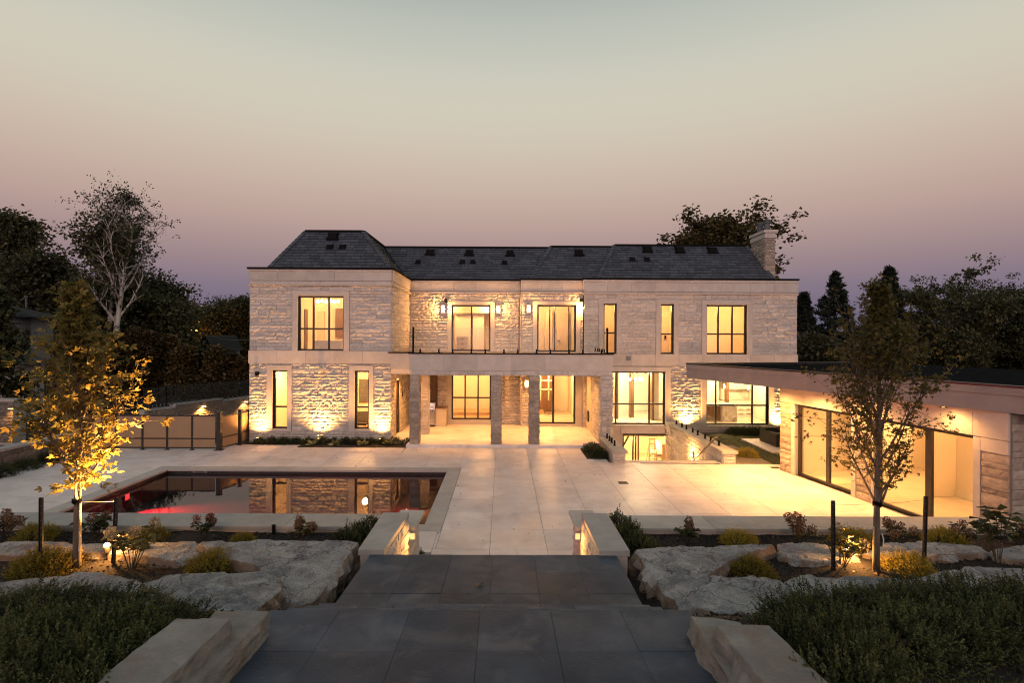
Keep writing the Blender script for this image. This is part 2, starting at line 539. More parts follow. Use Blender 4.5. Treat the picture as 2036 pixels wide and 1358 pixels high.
# ------------------------------------------------------------------ lamps
WARM = (1.0, .43, .105)
CREAM = (1.0, .47, .15)
GAIN = 4.5
def lamp(kind, loc, power, color=CREAM, radius=.08, parent=None, aim=None, cone=60, blend=.5, name='lamp_light', size=None):
    d = bpy.data.lights.new(name, kind)
    d.energy, d.color = power * GAIN, color
    if kind == 'AREA':
        d.shape = 'RECTANGLE'
        d.size, d.size_y = size or (1, 1)
    else:
        d.shadow_soft_size = radius
    if kind == 'SPOT':
        d.spot_size, d.spot_blend = R(cone), blend
    o = bpy.data.objects.new(name, d)
    o.location = loc
    if aim is not None:
        o.rotation_euler = (Vector(aim) - Vector(loc)).to_track_quat('-Z', 'Y').to_euler()
    link(o, parent)
    return o
# ================================================================== THE HOUSE
YL, R1, R2, RW, PF = 23.9, 28.4, 27.9, 27.5, 23.1     # depths of the wing fronts and of the portico front
ZE = 7.59                                              # parapet top
FLR = 0.12                                             # ground floor level
rng = random.Random(11)
def F(Y):
    return lambda u, d, z: (u, Y - d, z)

house = root('house', (0, 27, 0), 'two-storey pale split-limestone house with dark slate mansard roof and glowing windows', 'house')

def subtract(ranges, a, b):
    out = []
    for p, q in ranges:
        if b <= p or a >= q:
            out.append((p, q))
        else:
            if a > p: out.append((p, a))
            if b < q: out.append((b, q))
    return out
def cells(u0, u1, z0, z1, holes):
    us = sorted({u0, u1, *[min(max(h[i], u0), u1) for h in holes for i in (0, 1)]})
    for a, b in zip(us, us[1:]):
        if b - a < 1e-4: continue
        zr = [(z0, z1)]
        for h in holes:
            if h[0] < (a + b) / 2 < h[1]:
                zr = subtract(zr, h[2], h[3])
        for p, q in zr:
            if q - p > 1e-4:
                yield a, b, p, q
def backing(parent, fr, u0, u1, z0, z1, holes=(), t=.3, mat='mortar', name='wall'):
    mb = MB(fr)
    for a, b, p, q in cells(u0, u1, z0, z1, holes):
        mb.box(a, b, -t, 0, p, q)
    return mb.build(name, M[mat], parent)

STONES = []           # (thing, wall part, frame, rect, distance, material, relief)
def ashlar(thing, part, fr, u0, u1, z0, z1, excl=(), dist=25.0, course=.15, wmin=.25, wmax=.85, relief=.046, mat='stone', seen=True):
    zs = sorted({z0, z1, *[e[i] for e in excl for i in (2, 3) if z0 < e[i] < z1]})
    zz = [zs[0]]
    for z in zs[1:]:
        if z - zz[-1] > .05 or z == z1: zz.append(z)
    for p, q in zip(zz, zz[1:]):
        n = max(1, round((q - p) / course))
        hs = [rng.choice((.62, .8, 1.0, 1.0, 1.25, 1.6)) for _ in range(n)]
        k = (q - p) / sum(hs)
        z = p
        for h in hs:
            h *= k
            free = [(u0, u1)]
            for e in excl:
                if e[2] < z + h / 2 < e[3]:
                    free = subtract(free, e[0], e[1])
            for a, b in free:
                u = a
                while u < b - .02:
                    w = rng.uniform(wmin, wmax)
                    if b - u - w < wmin * .8: w = b - u
                    w = min(w, b - u)
                    STONES.append((thing, part, fr, (u + .0045, u + w - .0045, z + .0045, z + h - .0045), dist, mat, relief, seen))
                    u += w
            z += h
def stone_geo(mb, r, relief, tone, rg):
    u0, u1, z0, z1 = r
    nx = 6 if u1 - u0 > .45 else 4
    nz = 3
    base = rg.uniform(.010, .032)
    tilt, tz = rg.uniform(-.4, .4) * relief, rg.uniform(-.25, .3) * relief
    vs = []
    for j in range(nz + 1):
        for i in range(nx + 1):
            edge = i in (0, nx) or j in (0, nz)
            fu, fz = i / nx, j / nz
            ju = 0 if i in (0, nx) else rg.uniform(-.3, .3) / nx
            jz = 0 if j in (0, nz) else rg.uniform(-.28, .28) / nz
            d = base + (rg.uniform(.0, .35) * relief if edge else rg.uniform(.35, 1.25) * relief)
            d += tilt * (fu - .5) + tz * (fz - .5)
            vs.append((u0 + (u1 - u0) * (fu + ju), max(d, .006), z0 + (z1 - z0) * (fz + jz)))
    w = nx + 1
    fs = [(j * w + i, j * w + i + 1, (j + 1) * w + i + 1, (j + 1) * w + i) for j in range(nz) for i in range(nx)]
    ring = list(range(w)) + [j * w + nx for j in range(1, nz + 1)] + [nz * w + i for i in range(nx - 1, -1, -1)] + [j * w for j in range(nz - 1, 0, -1)]
    b = len(vs)
    vs += [(vs[k][0], -.02, vs[k][2]) for k in ring]
    n = len(ring)
    fs += [(ring[i], ring[(i + 1) % n], b + (i + 1) % n, b + i) for i in range(n)]
    mb.add(vs, fs, tone)
def build_stones(limit=300):
    by = {}
    for s in STONES: by.setdefault(s[0], []).append(s)
    for thing, lst in by.items():
        key = lambda s: -((s[3][1] - s[3][0]) * (s[3][3] - s[3][2]) / s[4] ** 2) * (1 if s[7] else .01)
        lst.sort(key=key)
        rg = random.Random(5)
        for s in lst[:limit]:
            mb = MB(s[2])
            stone_geo(mb, s[3], s[6], rg.random(), rg)
            mb.build('stone', M[s[5]], s[1])
        rest = {}
        for s in lst[limit:]:
            mb = rest.setdefault((s[5]), MB())
            mb.fr = s[2]
            stone_geo(mb, s[3], s[6], rg.random(), rg)
        for k, mb in rest.items():
            mb.fr = None
            mb.build('stone_cladding', M[k], thing, 'stuff')

def band(fr, u0, u1, z0, z1, n, d0, d1, mat='smooth', name='band_panel', parent=None):
    w = (u1 - u0) / n
    for i in range(n):
        mb = MB(fr)
        mb.box(u0 + i * w + .004, u0 + (i + 1) * w - .004, d0, d1, z0 + .004, z1 - .004, rng.random())
        mb.build(name, M[mat], parent or house)
def surround(fr, r, out, parent=None, proud=.075, sill=True):
    """smooth limestone jambs, head and sill round opening r; out = outer rect"""
    u0, u1, z0, z1 = r
    a, b, c, d = out
    mb = MB(fr)
    g = .004
    if a < u0: mb.box(a + g, u0, -.28, proud, z0, z1, .5)
    if b > u1: mb.box(u1, b - g, -.28, proud, z0, z1, .55)
    mb.box(a + g, b - g, -.28, proud + .004, z1 + .002, d - g, .6)
    if c < z0 - .02: mb.box(a + g, b - g, -.28, proud + .03, c + g, z0 - .002, .5)
    return mb.build('window_surround', M['smooth'], parent or house)
def window(fr, r, vs, hs, thing=None, name='window', d=-.13, fw=.075, bar=.075, skip=()):
    """frame with mullions at fractions vs (x) and transoms at hs (z); every pane is a sub-part"""
    u0, u1, z0, z1 = r
    mb = MB(fr)
    D0, D1 = d - .045, d + .035
    mb.box(u0, u0 + fw, D0, D1, z0, z1); mb.box(u1 - fw, u1, D0, D1, z0, z1)
    mb.box(u0 + fw, u1 - fw, D0, D1, z0, z0 + fw); mb.box(u0 + fw, u1 - fw, D0, D1, z1 - fw, z1)
    xs = [u0 + (u1 - u0) * v for v in vs]
    zs = [z0 + (z1 - z0) * v for v in hs]
    for x in xs: mb.box(x - bar / 2, x + bar / 2, D0, D1 - .003, z0 + fw, z1 - fw)
    ed = [u0 + fw] + [q for x in xs for q in (x - bar / 2, x + bar / 2)] + [u1 - fw]
    for z in zs:
        for k in range(0, len(ed), 2): mb.box(ed[k], ed[k + 1], D0, D1 - .006, z - bar / 2, z + bar / 2)
    w = mb.build(name, M['bronze'], thing or house)
    ez = [z0 + fw] + [q for z in zs for q in (z - bar / 2, z + bar / 2)] + [z1 - fw]
    for i in range(0, len(ed), 2):
        for j in range(0, len(ez), 2):
            pm = MB(fr)
            pm.box(ed[i], ed[i + 1], d - .012, d - .004, ez[j], ez[j + 1])
            pm.build('pane', M['glass'], w)
    return w
def zc(px0, py, px1, Y): return (P(px0, py, Y)[1] + P(px1, py, Y)[1]) / 2
def grow(r, l, rr, b, t): return (r[0] - l, r[1] + rr, r[2] - b, r[3] + t)

# ---- left wing front
fL = F(YL)
XL0, XL1 = P(496.5, 700, YL)[0], P(777.5, 700, YL)[0]
bzL0, bzL1 = zc(640, 723, 640, YL), zc(640, 697.5, 640, YL)
w1, wa, wb = rect(593, 588, 684, 697, YL), rect(543, 736, 572, 853, YL), rect(706, 737, 734, 853.5, YL)
w1 = (w1[0], w1[1], bzL1, w1[3])
zledge0, zfr0, zfr1 = zc(640, 568, 640, YL), zc(640, 558.5, 640, YL), zc(640, 540, 640, YL)
wl = backing(house, fL, XL0, XL1, -.2, ZE - .06, [w1, wa, wb], name='wall')
s1, sa, sb = grow(w1, .22, .24, 0, .21), grow(wa, .25, .18, .11, .22), grow(wb, .25, .18, .11, .22)
for r, s in ((w1, s1), (wa, sa), (wb, sb)): surround(fL, r, s)
ashlar(house, wl, fL, XL0, XL1, bzL1, zledge0, [s1], YL, relief=.019)
ashlar(house, wl, fL, XL0, XL1, 0, bzL0, [sa, sb], YL, relief=.045)
band(fL, XL0 - .03, XL1 + .03, bzL0, bzL1, 5, -.1, .075)
def parapet(fr, u0, u1, ledge, f0, f1, top, n, e0=.03, e1=.03):
    band(fr, u0 - e0, u1 + e1, ledge, ledge + .075, max(1, n // 2), -.1, .11, name='cornice_ledge')
    band(fr, u0 - e0 * .4, u1 + e1 * .4, ledge + .077, f0, max(1, n // 2), -.1, .035, mat='stone', name='rough_band')
    band(fr, u0 - e0, u1 + e1, f0, f1, n, -.1, .075, name='parapet_panel')
    band(fr, u0 - e0, u1 + e1, f1, top - .08, max(1, n // 2), -.1, .10, name='cornice_top')
    mb = MB(fr)
    mb.box(u0 - e0 - .05, u1 + e1 + .02, -.45, .15, top - .078, top)
    mb.build('parapet_cap', M['black'], house)
parapet(fL, XL0, XL1, zledge0, zfr0, zfr1, ZE, 5)
window(fL, w1, (.315, .655), (.40,))
window(fL, wa, (), (.372,))
window(fL, wb, (), (.372,))
# ---- left wing inner side (faces the recess and the porch)
fS = lambda u, d, z: (XL1 + d, u, z)
sdoor = (24.75, 25.75, FLR, 2.62)
ws = backing(house, fS, YL + .3, R1, 0, ZE - .06, [sdoor])
ashlar(house, ws, fS, YL, R1, FLR, zledge0, [grow(sdoor, .12, .12, 0, .15), (YL, R1, 2.95, 3.97)], 26, relief=.03)
parapet(fS, YL, R1, zledge0, zfr0, zfr1, ZE, 4, 0, 0)
surround(fS, sdoor, grow(sdoor, .12, .12, 0, .15), proud=.05)
mb = MB(fS); mb.box(sdoor[0], sdoor[1], -.12, -.06, sdoor[2], sdoor[3])
dr = mb.build('side_door', M['walnut'], house)
mb = MB(fS); mb.box(25.55, 25.6, -.06, -.01, 1.0, 1.25); mb.build('door_handle', M['frosted'], dr)
mb = MB(fS); mb.box(26.35, 26.43, .03, .06, 1.75, 2.0); mb.build('wall_switch', M['black'], house)

# ---- recessed centre, two planes
f1, f2, f3 = F(R1), F(R2), F(RW)
XA, XB = P(1036, 700, R2)[0], P(1160.5, 700, RW)[0]
d1, d2 = rect(898, 606, 975, 699, R1), rect(1068, 606, 1145, 699, R2)
d1 = (d1[0], d1[1], 3.88, d1[3]); d2 = (d2[0], d2[1], 3.88, d2[3])
lw = rect(898, 740, 976, 835, R1)
ld = rect(1066, 742, 1144, 839, R2); ld = (ld[0], ld[1], FLR + .10, lw[3])
pd = rect(853, 740, 870, 806, R1); pd = (pd[0], pd[1], FLR, lw[3])
wr1 = backing(house, f1, XL1, XA, 0, ZE - .06, [d1, lw, pd])
wr2 = backing(house, f2, XA, XB, 0, ZE - .06, [d2, ld])
lz1, fz1, tz1 = zc(920, 584, 920, R1), zc(920, 579, 920, R1), zc(920, 562, 920, R1)
lz2, fz2, tz2 = zc(1090, 584, 1090, R2), zc(1090, 579, 1090, R2), zc(1090, 562, 1090, R2)
sd1, sd2 = grow(d1, .2, .22, 0, .19), grow(d2, .22, .22, 0, .19)
surround(f1, d1, sd1); surround(f2, d2, sd2)
slw, sld = grow(lw, .22, .12, .24, .2), grow(ld, .1, .5, .1, .2)
surround(f1, lw, slw, proud=.05); surround(f2, ld, (sld[0], min(sld[1], XB), sld[2], sld[3]), proud=.05)
slab = (XL1 - 1, XB + 1, 2.95, 3.86)
ashlar(house, wr1, f1, XL1, XA, FLR, lz1, [sd1, slw, pd, slab], R1)
ashlar(house, wr2, f2, XA + .03, XB, FLR, lz2, [sd2, sld, slab], R2)
ashlar(house, wr2, lambda u, d, z: (XA - d, u, z), R2, R1 - .06, FLR, lz2, [(R2 - 1, R1 + 1, 2.95, 3.86)], R2, seen=False, relief=.02)
parapet(f1, XL1, XA, lz1, fz1, tz1, ZE, 5, 0, -.04)
parapet(f2, XA, XB, lz2, fz2, tz2, ZE, 3, .03, 0)
def sliding(fr, r, mull, leafdark=.07):
    return window(fr, r, mull, (), name='sliding_door', fw=.085, bar=leafdark)
sliding(f1, d1, (.505,)); sliding(f2, d2, (.33, .46, .82), .06)
window(f1, lw, (.34, .67), (.46,))
sliding(f2, ld, (.44,), .11)
mb = MB(f1); mb.box(pd[0], pd[1], -.2, -.12, pd[2], pd[3]); mb.build('pantry_door', M['walnut'], house)

# ---- right wing front
XR1 = P(1584, 700, RW)[0]
wu1, wu2, wu3 = rect(1200, 603.5, 1225.5, 702, RW), rect(1313.5, 604.5, 1339, 703, RW), rect(1404.5, 606, 1484.5, 704.5, RW)
zb1, zb0 = zc(1400, 704.5, 1400, RW), zc(1400, 728.5, 1400, RW)
wu1, wu2, wu3 = [(r[0], r[1], zb1, r[3]) for r in (wu1, wu2, wu3)]
wbig = rect(1216, 738.5, 1322, 845, RW)
wk = rect(1404, 739, 1528, 846, RW)
wk = (wk[0], wk[1], wbig[2], wbig[3])
bd = rect(1238, 862, 1328, 930, RW); bd = (bd[0], bd[1], -2.3, bd[3])
wr3 = backing(house, f3, XB, XR1, -2.6, ZE - .06, [wu1, wu2, wu3, wbig, wk, bd])
lz3, fz3, tz3 = zc(1400, 586, 1400, RW), zc(1400, 581, 1400, RW), zc(1400, 562.5, 1400, RW)
su = [grow(wu1, .24, .2, 0, .24), grow(wu2, .24, .24, 0, .22), grow(wu3, .24, .26, 0, .22)]
sbig, sk, sbd = grow(wbig, .12, .26, .1, .24), grow(wk, .26, .24, .1, .24), grow(bd, .1, .3, 0, .3)
for r, s in zip((wu1, wu2, wu3, wbig, wk), su + [sbig, sk]): surround(f3, r, s)
mb = MB(f3); mb.box(sbd[0], sbd[1], -.28, .06, bd[3] + .002, sbig[2] - .002); mb.build('door_surround', M['smooth'], house); mb = MB(f3); mb.box(bd[1], sbd[1], -.28, .06, bd[2], bd[3]); mb.build('door_surround', M['smooth'], house)
ashlar(house, wr3, f3, XB, XR1, zb1, lz3, su, RW, relief=.016)
ashlar(house, wr3, f3, XB, XR1, 0, zb0, su + [sbig, sk, (sbd[0], sbd[1], -3, sbig[2]), (XB - 1, XR1 + 1, zb0, zb1)], RW)
band(f3, XB, XR1 + .03, zb0, zb1, 9, -.1, .075)
parapet(f3, XB, XR1, lz3, fz3, tz3, ZE, 9, .03, .03)
fS2 = lambda u, d, z: (XB - d, u, z)
mb = MB(fS2); mb.box(RW, R2 + .2, -.3, .0, 3.86, ZE - .06); mb.build('wall', M['smooth'], house)
window(f3, wu1, (), (.415,)); window(f3, wu2, (), (.40,)); window(f3, wu3, (.315, .66), (.41,))
window(f3, wbig, (.09, .715), (.385,)); window(f3, wk, (.17, .755), (.37,))
sliding(f3, bd, (.24, .30), .075)
mb = MB(f3); q = rect(1244, 708, 1253, 717, RW); mb.box(q[0], q[1], .075, .10, q[2], q[3]); mb.build('wall_vent', M['siding'], house)
# hidden sides, rear and roof deck
mb = MB()
mb.box(XL0, XL0 + .3, YL + .3, 38, -.2, ZE - .06); mb.box(XR1 - .3, XR1, RW + .3, 38, -.2, ZE - .06); mb.box(XL0 + .3, XR1 - .3, 37.7, 38, -.2, ZE - .06)
mb.build('wall', M['stone'], house)

# ---- roof: four mansard slopes with a flat deck
ZT = 9.72
ROOF0 = ZE - .12
def up(Y, px, py):            # point on the sight line through (px,py) at height ZT
    return G(px, py, ZT)
roofm = MB()
SL = []
def slope(bl, br, tr, tl):
    roofm.quad(bl, br, tr, tl)
    SL.append([Vector(p) for p in (bl, br, tr, tl)])
yb = YL + .35
yt = up(0, 665, 461)[1]
xl_t, xr_t = P(608, 461, yt)[0], P(722, 461, yt)[0]
ycr = up(0, 930, 493)[1]
BL, BR = (XL0 + .55, yb, ROOF0), (XL1 - .05, yb, ROOF0)
TL, TR = (xl_t, yt, ZT), (xr_t, yt, ZT)
slope(BL, BR, TR, TL)
slope(BR, (XL1 - .05, R1 + .3, ROOF0), (xr_t, ycr, ZT), TR)
slope((XL0 + .4, 36, ROOF0), BL, TL, (xl_t, 34, ZT))
yb1 = R1 + .3
slope((XL1 - .05, yb1, ROOF0), (P(1062, 555, yb1)[0], yb1, ROOF0), (P(1100, 494, ycr)[0], ycr, ZT), (xr_t, ycr, ZT))
yb2, yt2 = R2 + .3, ycr - .45
x2b, x2t = P(1055, 553, yb2)[0], P(1095, 493, yt2)[0]
slope((x2b, yb2, ROOF0), (P(1192, 553, yb2)[0], yb2, ROOF0), (P(1225, 493, yt2)[0], yt2, ZT), (x2t, yt2, ZT))
slope((x2b, R1 + .6, ROOF0), (x2b, yb2, ROOF0), (x2t, yt2, ZT), (x2t, ycr + .05, ZT))
yb3 = RW + .35
yt3 = up(0, 1350, 489)[1]
x3b, x3t, x3r, x3rb = P(1187, 550, yb3)[0], P(1222, 488, yt3)[0], P(1483, 491, yt3)[0], P(1542, 553, yb3)[0]
slope((x3b, yb3, ROOF0), (x3rb, yb3, ROOF0), (x3r, yt3, ZT), (x3t, yt3, ZT))
slope((x3b, R2 + .7, ROOF0), (x3b, yb3, ROOF0), (x3t, yt3, ZT), (x3t, yt2 + .3, ZT))
slope((x3rb, yb3, ROOF0), (x3rb + .1, 36, ROOF0), (x3r, 34, ZT), (x3r, yt3, ZT))
zd = ZT - .02
roofm.prism([(xl_t, yt), (xr_t, yt), (xr_t, 34), (xl_t, 34)], zd - .1, zd)
roofm.prism([(xr_t, ycr), (x2t + .1, ycr), (x2t + .1, 34), (xr_t, 34)], zd - .1, zd - .004)
roofm.prism([(x2t + .1, yt2), (x3t, yt2), (x3t, 34), (x2t + .1, 34)], zd - .1, zd - .008)
roofm.prism([(x3t, yt3), (x3r, yt3), (x3r, 34), (x3t, 34)], zd - .1, zd - .012)
roofm.box(XL0 + .3, XL1 - .3, YL + .3, 37, ROOF0 - .1, ROOF0 - .02)
roofm.box(XL1 - .3, XR1 - .3, R1 + .3, 37, ROOF0 - .1, ROOF0 - .024)
roofm.box(XB, XR1 - .3, RW + .3, R1 + .3, ROOF0 - .1, ROOF0 - .028)
roof = roofm.build('roof', M['slate'], house)
SLATES = []
for bl, br, tr, tl in SL:
    nrm = (br - bl).cross(tl - bl).normalized()
    if nrm.z < 0: nrm = -nrm
    L = ((tl - bl).length + (tr - br).length) / 2
    nrow = max(3, round(3.15 / .225))
    for k in range(nrow):
        a0, a1 = k / nrow, (k + 1.12) / nrow
        a1 = min(a1, 1)
        l0, r0 = bl.lerp(tl, a0), br.lerp(tr, a0)
        l1, r1 = bl.lerp(tl, a1), br.lerp(tr, a1)
        W = (r0 - l0).length
        if W < .1: continue
        u = -rng.uniform(0, .3) - (k % 2) * .22
        while u < W:
            w = rng.uniform(.34, .56)
            f0, f1_ = max(u + .011, 0) / W, min(u + w - .011, W) / W
            u += w
            if f1_ - f0 < .02: continue
            W1 = (r1 - l1).length
            off = (l1 - l0).dot((r0 - l0).normalized())
            g0 = min(max((f0 * W - off) / W1, 0), 1) if W1 > .05 else 0
            g1 = min(max((f1_ * W - off) / W1, 0), 1) if W1 > .05 else 1
            th = rng.uniform(.022, .045)
            q = [l0.lerp(r0, f0), l0.lerp(r0, f1_), l1.lerp(r1, g1), l1.lerp(r1, g0)]
            c = sum(q, Vector()) / 4
            SLATES.append((-(w * .25) / c.length ** 2, q, nrm, th))
SLATES.sort(key=lambda s: s[0])
def slate_geo(mb, s):
    _, q, n, th = s
    top = [q[0] + n * (th + .022), q[1] + n * (th + .022), q[2] + n * .012, q[3] + n * .012]
    bot = [p - n * .004 for p in q]
    mb.add([tuple(p) for p in top + bot], [(0, 1, 2, 3), (0, 4, 5, 1), (1, 5, 6, 2), (3, 2, 6, 7), (0, 3, 7, 4)], rng.random())
front = [s for s in SLATES]
for s in front[:300]:
    mb = MB(); slate_geo(mb, s); mb.build('slate', M['slate'], roof)
mb = MB()
for s in front[300:]: slate_geo(mb, s)
mb.build('slate_field', M['slate'], roof, 'stuff')
def hip(a, b, n):
    a, b = Vector(a), Vector(b)
    for i in range(n):
        mb = MB()
        p, q = a.lerp(b, i / n), a.lerp(b, (i + 1.15) / n)
        mb.bar(p + Vector((0, 0, .06)), q + Vector((0, 0, .03)), .22, .035, rng.random())
        mb.build('hip_tile', M['slate'], roof)
hip(BR, TR, 12); hip(BL, TL, 12)
hip((x2b, yb2, ROOF0), (x2t, yt2, ZT), 12)
hip((x3b, yb3, ROOF0), (x3t, yt3, ZT), 12); hip((x3rb, yb3, ROOF0), (x3r, yt3, ZT), 12)
mb = MB()
for a, b in ((TL, TR), (TR, (xr_t, ycr, ZT)), ((xr_t, ycr, ZT), (x2t, ycr, ZT)), ((x2t, yt2, ZT), (x3t, yt2, ZT)), ((x3t, yt3, ZT), (x3r, yt3, ZT))):
    mb.bar(Vector(a) + Vector((0, 0, .03)), Vector(b) + Vector((0, 0, .03)), .2, .10)
mb.build('ridge_cap', M['black'], roof)
def on_slope(px, py, i):
    bl, br, tr, tl = SL[i]
    n = (br - bl).cross(tl - bl)
    u, v = ray(px, py)
    d = Vector((u, 1, -v))
    t = n.dot(bl - Vector((0, 0, EYE))) / n.dot(d)
    return Vector((0, 0, EYE)) + d * t
for px, py, i, big in ((662, 476, 0, 1), (855, 507, 3, 1), (933, 508, 3, 1), (1014, 509, 3, 1), (1151, 508, 4, 1), (1287, 501, 6, 1), (1351, 502, 6, 1), (1416, 503, 6, 1),
                       (656, 495, 0, 0), (681, 495, 0, 0), (831, 524, 3, 0), (919, 524, 3, 0), (940, 524, 3, 0), (1003, 525, 3, 0), (1257, 519, 6, 0), (1286, 519, 6, 0)):
    p = on_slope(px, py, i)
    mb = MB()
    s = .21 if big else .13
    mb.box(p.x - s * 1.35, p.x + s * 1.35, p.y - s * .9, p.y + s * 1.6, p.z - s * .2, p.z + s * .25)
    mb.add([(p.x - s, p.y - s, p.z), (p.x + s, p.y - s, p.z), (p.x + s, p.y + s * 1.8, p.z), (p.x - s, p.y + s * 1.8, p.z),
            (p.x - s * .9, p.y - s * .9, p.z + s * 1.35), (p.x + s * .9, p.y - s * .9, p.z + s * 1.35), (p.x + s * .9, p.y + s * 1.8, p.z + s * 1.9), (p.x - s * .9, p.y + s * 1.8, p.z + s * 1.9)],
           [(0, 1, 5, 4), (1, 2, 6, 5), (2, 3, 7, 6), (3, 0, 4, 7), (4, 5, 6, 7)])
    mb.build('roof_vent', M['black'], house)
# ---- chimney
cy0, cy1 = 28.6, 30.2
cxa = P(1521.5, 500, cy0)[0]; cxb = P(1541, 500, cy0)[0]
ctop = P(1530, 457, cy0)[1]
mb = MB()
mb.box(cxa, cxb, cy0, cy1, ROOF0 - .1, ctop - .42)
mb.box(cxa - .06, cxb + .06, cy0 - .06, cy1 + .06, ctop - .42, ctop - .24); mb.box(cxa - .02, cxb + .02, cy0 - .02, cy1 + .02, ctop - .24, ctop - .14)
mb.box(cxa - .09, cxb + .09, cy0 - .09, cy1 + .09, ctop - .14, ctop)
chim = mb.build('chimney', M['smooth'], house)
rg = random.Random(3)
mb = MB()
for fr, a, b in ((F(cy0), cxa, cxb), (lambda u, d, z: (cxa - d, u, z), cy0, cy1)):
    mb.fr = fr
    z = ROOF0
    while z < ctop - .55:
        h = min(rg.uniform(.13, .2), ctop - .42 - z)
        u = a
        while u < b - .02:
            w = rg.uniform(.25, .5)
            if b - u - w < .18: w = b - u
            stone_geo(mb, (u + .004, u + w - .004, z + .004, z + h - .004), .02, rg.random(), rg)
            u += w
        z += h
mb.fr = None
mb.build('chimney_stonework', M['stonedark'], chim, 'stuff')
for y, h in ((cy0 + .35, .62), (cy0 + 1.15, .62)):
    mb = MB()
    mb.lathe(((cxa + cxb) / 2, y, ctop), [(.21, 0), (.21, .05), (.15, .08), (.15, .38), (.19, .40), (.19, .44), (.16, .46), (.16, .52), (.19, .54), (.19, h - .04), (.12, h)], 14)
    mb.build('chimney_pot', M['lead'], chim, smooth=False)

# ---- portico: floor, pillars, beam, terrace above
XP0, XP1 = P(814.5, 800, PF)[0], P(1217, 800, PF)[0]
mb = MB()
mb.cbox(XP0 - .12, P(1160, 886, PF)[0], PF - .18, PF + .3, -.05, FLR, .012)
mb.box(XP0 - .12, XP1, PF + .3, R1, -.05, FLR - .002)
mb.box(XL1, XP0 - .12, YL - .3, R1, -.05, FLR - .004)
pf = mb.build('porch_floor', M['paving'], house)
zo = P(1000, 747, PF)[1]        # underside of the beam
zk = P(1000, 737.5, PF)[1]
zt = P(1000, 702, PF)[1]
mb = MB()
mb.box(XP0, XP1, PF + .36, R1 - .02, zo + .05, zt - .12)
mb.box(XL1 + .02, XP0, YL + .1, R1 - .02, zo + .05, zt - .12)
mb.box(XP0, XP1, PF + .02, PF + .358, zo, zt - .06)
mb.box(XL1 + .02, XP0 - .002, YL - .1, YL + .098, zo, zt - .06)
mb.build('balcony_slab', M['cream'], house)
fP = F(PF)
pw = MB(fP); pw.box(XP0, XP1, -.02, -.001, zo, zk); pw = pw.build('wall', M['mortar'], house)
ashlar(house, pw, fP, XP0, XP1, zo + .004, zk, [], PF, course=.2, relief=.03)
band(fP, XP0 - .02, XP1 + .02, zk, zt - .05, 6, -.02, .05)
band(F(YL - .1), XL1 + .02, XP0 - .03, zk, zt - .05, 1, -.02, .04)
mb = MB(); mb.box(XP0 - .06, XP1 + .06, PF - .10, PF + .3, zt - .048, zt); mb.box(XL1 - .1, XP0 - .062, YL - .18, YL + .2, zt - .048, zt); mb.build('terrace_edge', M['black'], house)
def pillar(x0, x1, y0, y1, relief=.02, left=True, right=True, mat='stonedark'):
    mb = MB(); mb.box(x0, x1, y0, y1, FLR - .01, zo - .003)
    pt = mb.build('pillar', M['mortar'], house)
    ashlar(house, pt, F(y0), x0, x1, FLR, zo, [], y0, course=.19, wmin=.2, wmax=.42, relief=relief, mat=mat)
    if left: ashlar(house, pt, lambda u, d, z: (x0 - d, u, z), y0, y1, FLR, zo, [], y0 + .1, course=.19, wmin=.2, wmax=.6, relief=relief, mat=mat, seen=x0 > 0)
    if right: ashlar(house, pt, lambda u, d, z: (x1 + d, u, z), y0, y1, FLR, zo, [], y0 + .1, course=.19, wmin=.2, wmax=.6, relief=relief, mat=mat, seen=x1 < 0)
for a, b in ((815.5, 833), (977.5, 996), (1053, 1072)):
    pillar(P(a, 800, PF)[0], P(b, 800, PF)[0], PF, PF + .42)
pillar(P(838.5, 800, 25.3)[0], P(851.5, 800, 25.3)[0], 25.3, 25.72, mat='stone')
pillar(P(1196, 800, PF)[0], XP1, PF, PF + .45, relief=.06, mat='stone')
x4 = P(1196, 800, PF)[0]
mb = MB(); mb.box(x4 + .02, XP1 - .02, PF + .45, R2, FLR - .01, zo + .05); sw = mb.build('wall', M['cream'], house)
ashlar(house, sw, lambda u, d, z: (x4 + .02 - d, u, z), PF + .46, 25.9, FLR, zo + .04, [], 25, course=.19, relief=.025)
mb = MB(); mb.box(x4 - .03, x4 + .02, 26.5, 26.95, .55, 1.05); mb.build('wall_niche', M['bronze'], house)

